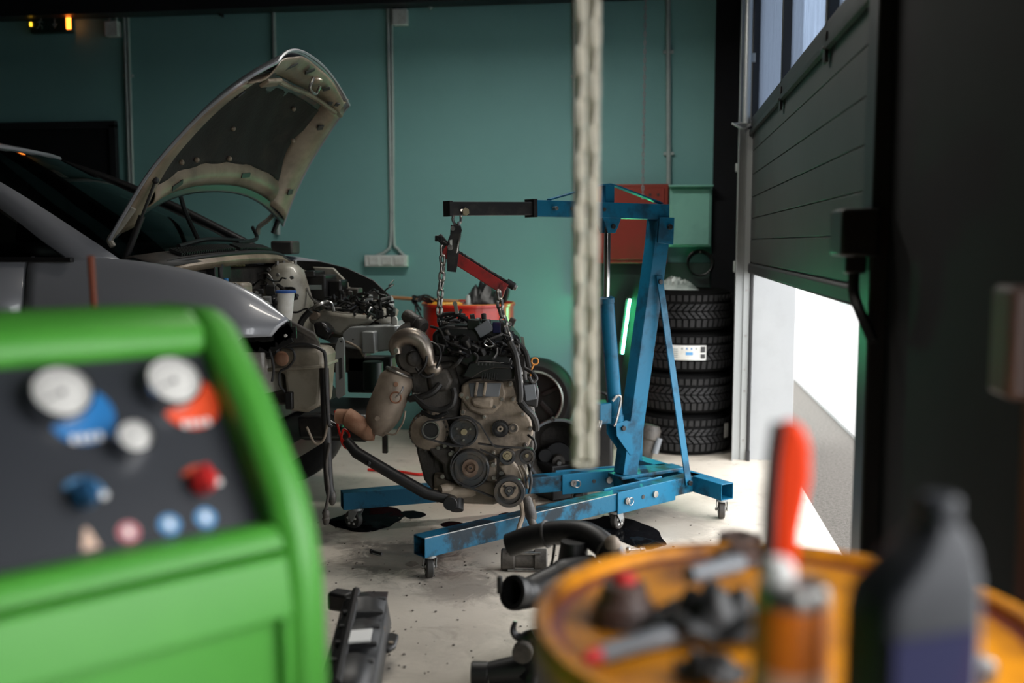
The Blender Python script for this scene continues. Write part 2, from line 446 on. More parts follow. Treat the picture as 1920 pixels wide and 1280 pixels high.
def thing(name, label, cat, loc=(0, 0, 0), group=None, kind=None):
    o = bpy.data.objects.new(name, None); COL.objects.link(o); o.location = loc; o.empty_display_size = .1
    ROOTINV[o.name] = M.Translation(-V(loc)); tag(o, label, cat, group, kind); return o


def tag(o, label=None, cat=None, group=None, kind=None):
    if label: o['label'] = label
    if cat: o['category'] = cat
    if group: o['group'] = group
    if kind: o['kind'] = kind
    return o


def copy_tree(o, parent=None):
    c = o.copy(); COL.objects.link(c)
    if parent is not None: c.parent = parent
    for ch in list(o.children): copy_tree(ch, c)
    return c


X, Yv, Z = V((1, 0, 0)), V((0, 1, 0)), V((0, 0, 1))
# ================================================================== the setting
WX = 0.56            # inner face of the right wall
BW = 6.70            # back wall
o = MB().box((-2.85, .85, -.05), (7.3, 11.7, .1)).build('floor', 'floor', smooth=0)
tag(o, 'stained pale concrete workshop floor', 'floor', kind='structure')
o = MB().box((-2.85, BW + .1, 1.7), (7.3, .2, 3.5)).build('wall_back', 'teal', smooth=0)
tag(o, 'teal painted back wall of the workshop', 'wall', kind='structure')
o = MB().box((-6.55, .85, 1.7), (.1, 11.7, 3.5)).build('wall_left', 'darkwall', smooth=0)
tag(o, 'dark left wall of the workshop', 'wall', kind='structure')
o = MB().box((-2.85, -5.05, 1.7), (7.3, .1, 3.5)).build('wall_front', 'darkwall', smooth=0)
tag(o, 'dark wall facing the teal back wall', 'wall', kind='structure')
o = MB().box((-2.85, .85, 3.5), (7.4, 11.7, .1)).build('ceiling', 'ceiling', smooth=0)
tag(o, 'dark workshop ceiling', 'ceiling', kind='structure')
b = MB()
b.box((WX + .13, 6.40, 1.7), (.26, .62, 3.5))            # pier in the far corner
b.box((WX + .13, 4.35, 3.30), (.26, 3.6, .36))           # over the door
b.box((WX + .13, 1.97, 1.7), (.26, 1.26, 3.5))             # pier between the door and the added opening
b.box((WX + .13, .55, 2.88), (.26, 1.7, 1.14))  # over the opening added to let in more daylight
b.box((WX + .13, -2.62, 1.7), (.26, 4.75, 3.5))
o = b.build('wall_right', 'darkwall', smooth=0)
tag(o, 'dark right wall with a door opening and an added light opening', 'wall', kind='structure')
o = MB().box((-2.85, 6.6, 3.0), (7.3, .16, .28)).build('trim_1', 'frame_blk', bevel=.004)
tag(o, 'black steel beam along the top of the back wall', 'beam', kind='structure')
o = MB().box((WX - .095, 6.66, 1.7), (.18, .07, 3.5)).build('trim_4', 'darkwall', smooth=0)  # pilaster added so the wall turns dark at the corner
tag(o, 'dark pilaster added to darken the corner behind the tyres', 'pilaster', kind='structure')
o = MB().box((.71, 6.07, 1.6), (.25, .05, 3.3)).build('trim_2', 'white_trim', bevel=.004)
tag(o, 'white jamb lining of the raised door', 'door jamb', kind='structure')
o = MB().box((.55, 2.58, 1.6), (.06, .12, 3.3)).build('trim_3', 'frame_blk', bevel=.006)
tag(o, 'black door post between the raised door and the dark wall', 'door post', kind='structure')

# outside
o = MB().box((20.79, 5, -.12), (40, 120, .2)).build('ground_asphalt', 'asphalt', smooth=0)
tag(o, 'grey asphalt strip outside the door', 'ground', kind='structure')
o = MB().box((21.36, 5, -.02), (40, 110, .05)).build('ground_apron', 'apron', smooth=0)
tag(o, 'pale concrete yard beyond the asphalt strip', 'ground', kind='structure')
o = MB().box((12, 46, 1.5), (30, .4, 3)).build('wall_yard', 'plaster', smooth=0)
tag(o, 'white rendered wall across the yard', 'wall', kind='structure')
t = thing('concrete_bench', 'pale concrete bench standing far out in the yard', 'bench', (3.55, 21.8, .005))
MB().box((3.55, 21.8, .62), (1.25, .5, .12)).build('seat', 'plaster', t, bevel=.01)
for dx in (-.45, .45): MB().box((3.55 + dx, 21.8, .28), (.14, .4, .56)).build('leg', 'conduit', t)

# the sectional door, half raised
door = thing('door_1', 'grey sectional garage door raised to half height', 'door', (WX, 4.33, 1.16), kind='structure')
zs = [1.185, 1.32, 1.44, 1.564, 1.694, 1.83, 1.935]
y0, y1 = 2.60, 6.04
for i in range(len(zs) - 1):
    MB().box((WX + .025, (y0 + y1) / 2, (zs[i] + zs[i + 1]) / 2), (.045, y1 - y0, zs[i + 1] - zs[i] - .005)).build('panel', 'door', door, bevel=.0015)
MB().box((WX + .027, (y0 + y1) / 2, 1.55), (.03, y1 - y0 - .01, .74)).build('panel_core', 'frame_blk', door, smooth=0)
MB().box((WX + .022, (y0 + y1) / 2, 1.150), (.06, y1 - y0, .06)).build('bottom_seal', 'seal', door, bevel=.012)
fr = MB().box((WX + .02, (y0 + y1) / 2, 1.978), (.06, y1 - y0, .082))
fr.box((WX + .02, (y0 + y1) / 2, 3.0), (.06, y1 - y0, .12))
fr.box((WX + .02, y1 - .02, 2.5), (.06, .05, 1.0))
fro = fr.build('window_frame', 'frame_blk', door, bevel=.004)
ym = [2.60, 3.47, 4.64, 6.0]
for a, c in zip(ym, ym[1:]):
    MB().box((WX + .03, (a + c) / 2, 2.48), (.006, c - a, .95)).build('pane', 'pane', door, smooth=0)
    MB().box((WX + .015, a, 2.48), (.05, .045, .95)).build('mullion', 'frame_blk', door, bevel=.003)
for y in (3.45, 4.62):
    MB().box((WX - .012, y, 1.935), (.012, .05, .10)).tube([V((WX - .018, y - .03, 1.93)), V((WX - .018, y + .03, 1.93))], .008, 8).build('hinge', 'blackpaint', door, bevel=.002)
MB().bar((WX - .012, y0, 1.935), (WX - .012, y1, 1.935), .018, .02).build('rail', 'blackpaint', door)

# tracks of the door in the far corner
t = thing('door_track', 'galvanised steel door track rising beside the stacked tyres', 'track', (.53, 6.02, 0))
MB().box((.505, 6.045, 1.6), (.05, .006, 3.2)).box((.483, 6.02, 1.6), (.006, .05, 3.2)).build('track_channel', 'galv', t)
MB().box((.548, 6.035, 1.6), (.035, .012, 3.2)).build('track_angle', 'galv', t)
MB().box((.575, 6.03, .6), (.012, .04, 1.16)).box((.575, 6.02, .03), (.02, .05, .06)).build('edge_seal', 'seal', t)
for zz in (.12, .42, .55, .75, 1.02): MB().cyl((.548, 6.029, zz), (0, -1, 0), .006, .006, 8).build('bolt', 'steel', t)
for zz in (2.77, 1.95):
    MB().tube(cr([(.56, 6.0, zz + .02), (.50, 5.93, zz), (.44, 5.93, zz + .03), (.46, 5.99, zz + .035), (.56, 6.0, zz + .05)], 3), .007, 6).build('bracket', 'galv', t)
t = thing('door_cable_bar', 'grey steel guide tube above the door track', 'guide tube', (.5, 5.9, 2.0))
MB().tube([(.515, 5.93, 1.98), (.515, 5.93, 3.1)], .022, 12).build('tube', 'galv', t)
MB().box((.54, 5.95, 2.35), (.04, .02, .05)).build('clip', 'galv', t)

t = thing('door_switch_box', 'black switch box with hanging cable on the raised door', 'switch box', tuple(atX(1600, 470, .5)))
c = atX(1602, 436, .49)
MB().box(c, (.09, .16, .115)).build('body', 'blk', t, bevel=.008)
MB().box(c + V((0, -.01, -.075)), (.05, .05, .05)).build('gland', 'blk', t, bevel=.006)
MB().tube(cr([c + V((0, -.01, -.09)), c + V((-.0, -.02, -.15)), c + V((.01, -.07, -.20)), c + V((.03, -.12, -.26))], 5), .014, 8).build('cable', 'blk', t)
t = thing('wall_control_box', 'brownish control box with conduit on the dark right wall', 'control box', (.53, 1.47, .3))
MB().box((.525, 1.50, 1.16), (.07, .09, .16)).build('body', 'brown', t, bevel=.01)
MB().tube([(.54, 1.50, 1.09), (.54, 1.50, .3)], .013, 8).build('conduit', 'brown', t)
for i, (x, y) in enumerate(((1366, 328), (1364, 496))):
    c = atX(x, y, .52)
    o = MB().box(V((.535, min(c.y, 6.62), c.z)), (.045, .04, .055 + .02 * i)).build('junction_box', 'socket', bevel=.006)
    tag(o, ['small pale junction box above the raised door corner', 'small pale green-lit box beside the door track'][i], 'junction box')
t = thing('cable_coil', 'black cable coiled on the dark wall above the tyres', 'cable', (.42, 6.66, 1.0))
for k in range(3): MB().torus((.30, 6.64 - .01 * k, 1.16 + .006 * k), (0, 1, 0), .075 + .004 * k, .006, 24, 6).build('loop', 'blk', t)
MB().tube([(.30, 6.69, 1.24), (.30, 6.62, 1.24)], .006, 6).build('hook', 'steel', t)

# ------------------------------------------------------------------ on the back wall
def on(x, y, dy=0.0): return at(x, y, BW - dy)


def conduit(label, pts, r, boxes=()):
    t = thing('wall_conduit', label, 'conduit', tuple(pts[0][-1]))
    for p in pts:
        MB().tube(cr(p, 4) if len(p) > 2 else p, r, 10).build('pipe', 'conduit', t)
        for k in (.25, .75):
            q = V(p[0]).lerp(V(p[-1]), k)
            if len(p) == 2: MB().box(q + V((0, .006, 0)), (r * 4.2, r * 1.6, .02)).build('clip', 'conduit', t, bevel=.002)
    return t


conduit('pair of grey conduits running down to the white socket strip',
        [[on(727, 8, .02), on(731, 250, .02), on(733, 440, .02), on(724, 470, .02), on(706, 479, .02)],
         [on(734, 8, .02), on(737, 250, .02), on(738, 440, .02), on(746, 466, .02), on(758, 479, .02)]], .011)
conduit('grey conduit pair running down behind the car bonnet below the small box', [[on(233, 30, .02), on(247, 470, .02)], [on(240, 30, .02), on(253, 470, .02)]], .011)
conduit('single grey conduit behind the bonnet tip', [[on(513, 12, .02), on(522, 440, .02)]], .014)
conduit('thin pale conduit on the bare teal wall left of the red cabinet', [[on(1076, 0, .02), on(1080, 560, .02)]], .011)
conduit('pale conduit ending at the white cabinet tinted as green-lit', [[on(1253, 0, .02), on(1254, 382, .02)]], .016)

t = thing('socket_strip', 'white wall socket strip under the conduit pair', 'socket', tuple(on(725, 500)))
MB().box(on(725, 489, .03), (.30, .06, .08)).build('housing', 'socket', t, bevel=.006)
for dx in (-.09, 0, .09): MB().box(on(725, 489, .063) + V((dx, 0, 0)), (.07, .008, .055)).build('socket_cover', 'socket', t, bevel=.003)
for i, (x, y, lb) in enumerate(((751, 33, 'small grey junction box beside the conduit pair under the beam'), (212, 55, 'small dark grey junction box beside the exit sign'))):
    t = thing('ceiling_junction_box', lb, 'junction box', tuple(on(x, y + 14)))
    MB().box(on(x, y, .03), (.10, .06, .105)).build('body', 'socket', t, bevel=.006)
    for dx in (-.025, .025): MB().tube([on(x, y - 12, .03) + V((dx, 0, 0)), on(x, y - 30, .03) + V((dx, 0, .05))], .008, 8).build('cable_entry', 'conduit', t)
o = MB().prism([on(802, 0, .0), on(815, 0, .0), on(813, 14, .0), on(808, 20, 0)], (0, -.05, 0)).build('beam_bracket', 'conduit', bevel=.003)
tag(o, 'tiny grey bracket under the beam beside the junction box', 'bracket')
o = MB().prism([on(415, 0, .0), on(422, 0, .0), on(420, 34, .0), on(413, 30, 0)], (0, -.05, 0)).build('beam_bracket', 'blk', bevel=.003)
tag(o, 'tiny dark bracket under the beam above the bonnet', 'bracket')

t = thing('exit_sign', 'dark exit sign with amber lamp at each end', 'exit sign', tuple(on(95, 60, .05)))
c = on(97, 46, .05)
MB().box(c, (.30, .05, .12)).build('housing', 'signface', t, bevel=.006)
MB().box(c + V((.145, -.028, 0)), (.035, .012, .085)).build('lamp', 'amber', t, bevel=.004)
MB().box(c + V((-.140, -.028, 0)), (.018, .012, .03)).build('lamp', 'yellowlamp', t, bevel=.004)
f = c + V((-.07, -.027, 0))            # running figure
g = MB(); g.ball(f + V((.008, 0, .034)), .008, n=8, k=6)
for a, d in (((.004, .024), (-.006, -.002)), ((.002, .02), (.022, .012)), ((.0, .02), (-.022, .012)), ((-.006, -.002), (.014, -.016)), ((.014, -.016), (.012, -.038)), ((-.006, -.002), (-.014, -.022)), ((-.014, -.022), (-.03, -.030))):
    g.bar(f + V((a[0], 0, a[1])), f + V((d[0], 0, d[1])), .007, .003, up=(0, 1, 0))
g.build('running_figure', 'signink', t)
f = c + V((.04, -.027, 0))
MB().bar(f + V((0, 0, .035)), f + V((0, 0, -.01)), .010, .003, up=(0, 1, 0)).prism([f + V((-.022, 0, .0)), f + V((.022, 0, .0)), f + V((0, 0, -.034))], (0, -.003, 0)).build('arrow', 'signink', t)
t = thing('back_wall_hatch', 'dark framed hatch in the back wall behind the car windscreen', 'hatch', tuple(on(100, 440)))
MB().box(on(90, 355, .01), (1.0, .02, .85)).build('leaf', 'darkwall', t)
for x0 in (-.52, .52): MB().box(on(90, 355, .02) + V((x0, 0, 0)), (.05, .04, .9)).build('frame', 'frame_blk', t, bevel=.003)
MB().box(on(90, 355, .02) + V((0, 0, .45)), (1.09, .04, .05)).build('frame', 'frame_blk', t, bevel=.003)

t = thing('red_cabinet', 'red bolted wall cabinet behind the crane post', 'cabinet', tuple(on(1180, 492)))
c = on(1180, 420, .05)
MB().box(c, (.50, .10, .515)).build('body', 'redcab', t, bevel=.006)
MB().box(c + V((0, -.055, 0)), (.45, .014, .465)).build('door', 'redcab', t, bevel=.004)
for x, y in ((1136, 365), (1219, 365), (1234, 365), (1234, 380), (1136, 475), (1233, 475)):
    MB().cyl(at(x, y, BW - .112), (0, -1, 0), .009, .006, 10).build('bolt', 'inkblk', t)
MB().box(at(1116, 372, BW - .118), (.02, .004, .11)).build('sticker', 'yellowp', t)
t = thing('metal_cabinet', 'white wall cabinet with green light painted in, beside the red cabinet', 'cabinet', tuple(on(1294, 462)))
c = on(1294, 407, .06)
MB().box(c, (.27, .12, .385)).build('body', 'green_lit_white', t, bevel=.008)
MB().box(c + V((0, -.064, 0)), (.245, .01, .36)).build('door', 'green_lit_white', t, bevel=.005)
MB().box(c + V((0, -.05, .197)), (.28, .14, .012)).build('hood', 'green_lit_white', t, bevel=.003)

o = MB().box((-.025, 6.682, .585), (.79, .025, 1.17)).build('wall_darkening_board', 'signface', bevel=.003); tag(o, 'dark green board added to darken the back wall behind the tyre stack', 'board')  # board added to darken this part of the wall
# green light tube leaning in the corner
t = thing('light_tube', 'glowing green light tube leaning on the back wall behind the crane', 'light tube', tuple(at(1165, 668, 6.5)))
a, c = at(1181, 560, 6.62), at(1167, 663, 6.52)
d = (c - a).normalized()
MB().tube([a, c], .0055, 10).build('tube', 'led', t)
foot = c + d * .62
MB().tube([c, V((foot.x, foot.y - .02, 0.0))], .009, 8).build('stem', 'blk', t)
MB().cyl(a - d * .02, d, .011, .025, 10).build('end_cap', 'blk', t)
MB().bar(a + V((-.01, .012, 0)), c + V((-.01, .012, 0)), .03, .008, up=(0, 1, 0)).build('reflector', 'blk', t)

# thin steel chain hanging by the cabinet
g = MB(); p0, p1 = on(1211, -30, .3), on(1205, 372, .3)
L = (p1 - p0).length; n = int(L / .026); dl = (p1 - p0).normalized()
for i in range(n):
    g.link(p0 + dl * (i + .5) * L / n, dl, V((1, 0, 0)) if i % 2 else V((0, 1, 0)), .036, .020, .0042, 5)
o = g.build('pull_chain', 'galv', smooth=60); tag(o, 'thin galvanised pull chain hanging before the red cabinet', 'chain')

# ------------------------------------------------------------------ strip lamps added under the ceiling to brighten the hall
def added_strip_lamp(label, c, L_, power, rz, col=(1, .96, .9)):
    c = V(c); d_ = V((math.cos(rz), math.sin(rz), 0)); w_ = V((-d_.y, d_.x, 0))
    t = thing('added_strip_lamp', label, 'lamp', tuple(c))
    MB().obox(c + Z * .03, d_ * L_ / 2, w_ * .07, Z * .03).build('housing', 'socket', t, bevel=.006)
    for sg_ in (-1, 1): MB().obox(c + w_ * .075 * sg_ - Z * .01, d_ * L_ / 2, w_ * .004, Z * .045).build('side_reflector', 'socket', t)
    for sg_ in (-1, 1): MB().tube([c + w_ * .03 * sg_ - Z * .004 - d_ * L_ * .48, c + w_ * .03 * sg_ - Z * .004 + d_ * L_ * .48], .012, 10).build('tube', 'lamptube', t)
    for sg_ in (-1, 1): MB().tube([c + d_ * L_ * .35 * sg_ + Z * .06, V((c.x, c.y, 3.45)) + d_ * L_ * .35 * sg_], .004, 6).build('suspension', 'steel', t)
    ld = bpy.data.lights.new('added_lamp_light', 'AREA'); ld.shape = 'RECTANGLE'; ld.size = L_ * .95; ld.size_y = .12; ld.energy = power; ld.color = col
    lo = bpy.data.objects.new('added_lamp_light', ld); COL.objects.link(lo); lo.parent = t
    lo.location = (0, 0, -.03); lo.rotation_euler = (0, 0, rz)
    return t


added_strip_lamp('added ceiling strip lamp brightening the wall behind the engine crane', (-.75, 5.0, 2.98), 1.2, 17, 0)
added_strip_lamp('added ceiling strip lamp brightening the floor and the engine', (-.25, 3.2, 3.05), 1.2, 4.5, 0, (1, .92, .82))
# ================================================================== engine crane
CA = math.radians(39); ca = V((math.cos(CA), math.sin(CA), 0)); cn = V((-math.sin(CA), math.cos(CA), 0)); CP = V((.136, 5.0, 0))


def k(s, q, z): return CP + ca * s + cn * q + Z * z


crane = thing('engine_crane', 'blue folding engine crane with black extended boom and splayed wheeled legs', 'engine crane', tuple(CP))


def leg_part(pf, pr, inner_open=True):
    o = MB().hollow(pf, pr, .075, .078, .004).build('leg', 'blue_d', crane, smooth=0, bevel=.003); return o


NF, NR = k(-1.64, -.415, .139), k(-.02, -.150, .139)
FF, FR = k(-1.64, .392, .139), k(-.02, .055, .139)
leg_part(NF, NR); leg_part(FF, FR)
xe = (NR - NF).cross(Z).normalized(); xe = xe if xe.dot(CAM - NF) > 0 else -xe
MB().bar(NF + xe * .0372 + Z * .0387, NF.lerp(NR, .64) + xe * .0372 + Z * .0387, .003, .003).build('edge_highlight', 'galv', crane)  # pale strip standing for the highlight along the leg's top edge
# fixed sleeves that the folding legs are pinned into
for (f, r, sg) in ((NF, NR, -1), (FF, FR, 1)):
    a, c = f.lerp(r, .64), f.lerp(r, .88)
    sl = MB()
    d = (c - a).normalized(); x = d.cross(Z).normalized()
    for sd in (-1, 1): sl.obox((a + c) / 2 + x * sd * .043 + Z * -.004, (c - a) / 2, x * .004, Z * .050)
    so = sl.build('sleeve', 'blue', crane, bevel=.002)
    near = 1 if (x.dot(CAM - a) > 0) else -1
    for tt in (.14, .62):
        p = a.lerp(c, tt) + x * near * .046
        MB().cyl(p, x * near, .016, .012, 10).build('bolt', 'steel', so)
        if tt < .5: MB().torus(p + x * near * .012 + d * .018 + Z * -.004, x, .017, .0025, 16, 6).build('pin_ring', 'steel', so)
    MB().cyl(a.lerp(c, .42) + x * near * .047, x * near, .010, .003, 10).build('pin_hole', 'inkblk', so)
# rear cross tube and mid cross tube
MB().hollow(k(-.035, -.395, .139), k(-.035, .40, .139), .075, .078, .004).build('cross_tube', 'blue', crane, smooth=0, bevel=.003)
MB().hollow(k(-.30, -.17, .139), k(-.30, .12, .139), .09, .075, .004).build('cross_tube', 'blue_d', crane, smooth=0, bevel=.003)
MB().bar(k(-.42, -.03, .185), k(-.02, -.03, .185), .11, .016).build('base_plate', 'blue_d', crane, bevel=.003)
# post, leaning back
PB, PT = k(-.355, -.03, .19), k(-.165, -.03, 1.40)
MB().hollow(PB, PT, .078, .085, .004, up=-ca).build('post', 'blue', crane, smooth=0, bevel=.004)
hb = MB()
for sd in (-1, 1):
    p = [k(-.215, -.03 + sd * .044, 1.30), k(-.12, -.03 + sd * .044, 1.29), k(-.115, -.03 + sd * .044, 1.42), k(-.205, -.03 + sd * .044, 1.42)]
    hb.prism(p, cn * sd * .006)
po = hb.build('post_head', 'blue', crane, bevel=.002)
MB().cyl(k(-.150, -.082, 1.375), -cn, .014, .014, 6).build('bolt', 'blackpaint', po)
# boom
B0, B1, B2 = k(-.135, -.03, 1.447), k(-.892, -.03, 1.452), k(-1.312, -.03, 1.443)
MB().hollow(B1, B0, .07, .072, .004).build('boom', 'blue', crane, smooth=0, bevel=.003)
MB().hollow(B2, B1 + (B0 - B1) * .1, .055, .058, .004).build('boom_extension', 'blackpaint', crane, smooth=0, bevel=.003)
MB().hollow(B1 + (B2 - B1).normalized() * .012, B1 - (B2 - B1).normalized() * .006, .078, .08, .006).build('boom_collar', 'blackpaint', crane, smooth=0)
MB().bar(B2 - (B1 - B2).normalized() * .004, B2 + (B1 - B2).normalized() * .012, .062, .066).build('end_cap', 'blk', crane, bevel=.002)
for s in (-.80, -.70, -.52):
    MB().cyl(k(s, -.0655, 1.452), -cn, .0085, .004, 12).build('adjustment_hole' if s != -.80 else 'bolt', 'inkblk' if s != -.80 else 'steel', crane)
MB().cyl(k(-.80, -.0655, 1.452), -cn, .009, .03, 8).build('locking_pin', 'steel', crane)
# stiffening truss on top
tr = [k(-.80, -.03, 1.492), k(-.52, -.03, 1.565), k(-.47, -.03, 1.570), k(-.42, -.03, 1.560), k(-.16, -.03, 1.488)]
g = MB()
for p, q in zip(tr, tr[1:]): g.bar(p, q, .035, .007)
g.build('truss_strap', 'blue', crane, bevel=.001)
MB().bar(k(-.475, -.03, 1.48), k(-.475, -.03, 1.565), .035, .05, up=ca).build('truss_post', 'blue', crane, bevel=.002)
# hydraulic ram
R0, R1, R2 = k(-.413, -.03, .44), k(-.478, -.03, 1.048), k(-.475, -.03, 1.375)
MB().lathe(R0, R1 - R0, [(0, 0), (.036, 0), (.038, .01), (.038, .04), (.034, .045), (.034, (R1 - R0).length - .03), (.037, (R1 - R0).length - .028), (.037, (R1 - R0).length - .006), (.03, (R1 - R0).length), (0, (R1 - R0).length)], 24).build('ram_cylinder', 'blue', crane)
MB().tube([R1, R2], .0155, 16).build('ram_rod', 'chrome', crane)
br = MB()
for sd in (-1, 1):
    br.prism([k(-.53, -.03 + sd * .028, 1.418), k(-.42, -.03 + sd * .028, 1.418), k(-.44, -.03 + sd * .028, 1.37), k(-.455, -.03 + sd * .028, 1.345), k(-.495, -.03 + sd * .028, 1.345), k(-.51, -.03 + sd * .028, 1.38)], cn * sd * .006)
bo = br.build('ram_bracket', 'blue', crane, bevel=.001)
MB().cyl(k(-.470, -.062, 1.375), -cn, .012, .012, 6).build('bolt', 'blackpaint', bo)
br = MB()
for sd in (-1, 1):
    br.prism([k(-.445, -.03 + sd * .036, .45), k(-.385, -.03 + sd * .036, .46), k(-.315, -.03 + sd * .036, .44), k(-.335, -.03 + sd * .036, .29), k(-.36, -.03 + sd * .036, .29), k(-.44, -.03 + sd * .036, .39)], cn * sd * .006)
bo = br.build('ram_bracket', 'blue', crane, bevel=.001)
MB().cyl(k(-.405, -.072, .425), -cn, .013, .012, 6).build('bolt', 'blackpaint', bo)
pm = MB().box(k(-.50, -.03, .50), (.07, .07, .10), CA).build('pump_block', 'blue_d', crane, bevel=.006)
MB().tube([k(-.52, -.05, .47), k(-.56, -.09, .44)], .012, 10).build('release_valve', 'steel', pm)
MB().tube(cr([k(-.47, -.075, .56), k(-.44, -.08, .585), k(-.425, -.08, .56), k(-.45, -.078, .46), k(-.46, -.075, .44)], 4), .006, 8).build('handle_strap', 'steel', pm)
# braces
for sg, foot in ((-1, k(-.115, -.215, .145)), (1, k(-.05, .25, .18))):
    top = k(-.205, -.03 + sg * .05, 1.115)
    g = MB(); mid = top.lerp(foot, .06)
    bo = MB().bar(top + Z * .03, foot, .036, .007, up=cn).build('brace', 'blue', crane, bevel=.001)
    MB().cyl(top + cn * sg * .004, cn * sg, .013, .012, 6).build('bolt', 'blackpaint', bo)
    MB().cyl(foot + cn * sg * .004 + Z * .01, cn * sg, .013, .012, 6).build('bolt', 'blackpaint', bo)


def caster(p, ang, r=.043, name='caster'):
    """p: point under the tube; wheel axle turned by ang about z"""
    top = V(p); ax = V((math.cos(ang), math.sin(ang), 0)); fo = V((-ax.y, ax.x, 0))
    h = top.z; wc = V((top.x, top.y, r)) + fo * .018
    fk = MB().cyl(top - Z * .014, Z, .026, .014, 16)
    for sd in (-1, 1):
        e = ax * sd * .023
        fk.prism([top + e - fo * .022 - Z * .012, top + e + fo * .026 - Z * .012, wc + e + fo * .014 - Z * .006, wc + e - fo * .012 - Z * .006], ax * sd * .003)
    fo_ = fk.build(name, 'galv', crane, bevel=.001)
    w = MB().lathe(wc - ax * .016, ax, [(.012, 0), (.030, .0), (r - .004, .001), (r, .006), (r, .026), (r - .004, .031), (.030, .032), (.012, .032), (.012, 0)], 28)
    wo = w.build('wheel', 'cowl', fo_)
    MB().cyl(wc - ax * .03, ax, .007, .06, 10).build('axle', 'steel', fo_)
    for sd in (-1, 1):
        for q in range(5):
            a = 2 * math.pi * q / 5; rr = V((0, 0, 1)) * math.cos(a) + fo * math.sin(a)
            MB().cyl(wc + ax * sd * .0155 + rr * .022, ax * sd, .006, .002, 8).build('wheel_hole', 'white', wo)


caster(NF + (NR - NF) * .03 - Z * .039, math.radians(20))
caster(FF + (FR - FF) * .04 - Z * .039, math.radians(70))
caster(NF.lerp(NR, .66) - Z * .05, math.radians(-30))
caster(FF.lerp(FR, .70) - Z * .039, math.radians(10))
caster(k(-.035, -.36, .100), math.radians(0))
caster(k(-.035, .36, .100), math.radians(40))

# ================================================================== load leveller with chains
HK = k(-1.2465, -.03, 1.414); HD = (HK - CAM).dot(FW)


def h(x, y, kk=0): return atd(x, y, HD - kk)


lev = thing('load_leveller', 'red load leveller bar with black hanger and threaded rod under the boom', 'load leveller', tuple(h(890, 545)))
MB().cyl(k(-1.245, -.062, 1.43), -cn, .017, .012, 6).build('pin', 'zinc', lev)
sh = MB().tube(cr([h(850, 404), h(849, 412), h(853, 420), h(859, 421), h(864, 415), h(864, 404), h(866, 394, .04)], 4), .006, 8).build('shackle', 'steel', lev)
MB().tube(cr([h(860, 416, .01), h(862, 440, .03), h(858, 460, .035), h(856, 474, .03)], 4), .006, 8).build('hook', 'steel', lev)
for kk in (.035, -.035):
    g = MB().prism([h(845, 421, kk), h(864, 423, kk), h(866, 432, kk), h(862, 445, kk), h(860, 478, kk), h(857, 500, kk), h(855, 510, kk), h(838, 508, kk), h(838, 478, kk), h(840, 450, kk), h(844, 440, kk)], FW * .006)
    po = g.build('hanger_plate', 'blackpaint', lev, bevel=.001)
    MB().cyl(h(849, 428, kk + .003), -FW, .010, .004, 12).build('bolt', 'steel', po)
    MB().cyl(h(844, 464, kk + .003), -FW, .012, .008, 12).build('bolt', 'steel', po)
    MB().prism([h(843, 450, kk + .004), h(848, 449, kk + .004), h(848, 460, kk + .004), h(844, 461, kk + .004)], -FW * .001).build('slot', 'socket', po)
bA, bB = h(832, 470), h(948, 543)
bd = (bB - bA).normalized(); bu = FW.cross(bd).normalized()
if bu.z < 0: bu = -bu
g = MB(); c = (bA + bB) / 2
for sd in (-1, 1): g.obox(c + FW * sd * .024, (bB - bA) / 2, bu * .024, FW * .003)
g.obox(c - bu * .021, (bB - bA) / 2, bu * .003, FW * .024)
g.build('bar', 'red', lev, bevel=.002)
r0, r1 = bA + bu * .028 - bd * .005, bB + bu * .030 + bd * .01
g = MB(); L = (r1 - r0).length; prof = [(0, 0)]; n = 46
for i in range(n): prof += [(.0088, L * i / n), (.0065, L * (i + .5) / n)]
g.lathe(r0, r1 - r0, prof + [(0, L)], 10).build('threaded_rod', 'blackpaint', lev)
for p, q in ((r0 - bd * .02, .03), (r1 - bd * .025, .04)):
    MB().cyl(p, bd, .017, q, 14).build('rod_nut', 'blackpaint', lev)
MB().cyl(r1 + bd * .015, bd, .013, .012, 6).build('hex_end', 'steel', lev)
MB().prism([h(936, 534, .03), h(944, 530, .03), h(946, 548, .03), h(941, 560, .03), h(934, 548, .03)], FW * .06).build('end_shackle', 'red', lev, bevel=.002)
g = MB().bar(h(822, 442), h(838, 462), .03, .03, up=FW).build('end_block', 'blackpaint', lev, bevel=.004)
MB().box(h(823, 447), (.03, .03, .025)).build('end_block_nut', 'blackpaint', lev, bevel=.003)


def chain(name, label, pts, L, Wd, r, material, cat='chain', step=None):
    t = thing(name, label, cat, tuple(pts[-1])); P = cr(pts, 12)
    # resample
    step = step or (L - 2.2 * r * 1.1); out = [P[0]]; acc = 0
    for a, c in zip(P, P[1:]):
        d = (c - a).length
        while acc + d >= step:
            tt = (step - acc) / d; a = a.lerp(c, tt); out.append(a); d = (c - a).length; acc = 0
        acc += d
    for i, (a, c) in enumerate(zip(out, out[1:])):
        d = (c - a).normalized(); w = d.cross(FW).normalized(); v = d.cross(w).normalized()
        e = w * math.cos(.5) + v * math.sin(.5) if i % 2 else v * math.cos(.5) - w * math.sin(.5)
        MB().link((a + c) / 2, d, e, L, Wd, r, 6).build('link', material, t, smooth=60)
    return t


chain('lifting_chain', 'steel chain from the red bar down to the turbo side of the engine', [h(829, 462, .02), h(830, 500, .02), h(826, 545, .02), h(823, 594, .02)], .052, .034, .0065, 'steel')
chain('lifting_chain', 'steel chain from the red bar down over the timing cover', [h(935, 545, .04), h(939, 580, .06), h(950, 620, .08), h(962, 660, .12), (h(974, 705, .16)), h(978, 735, .16)], .056, .038, .0072, 'steel')

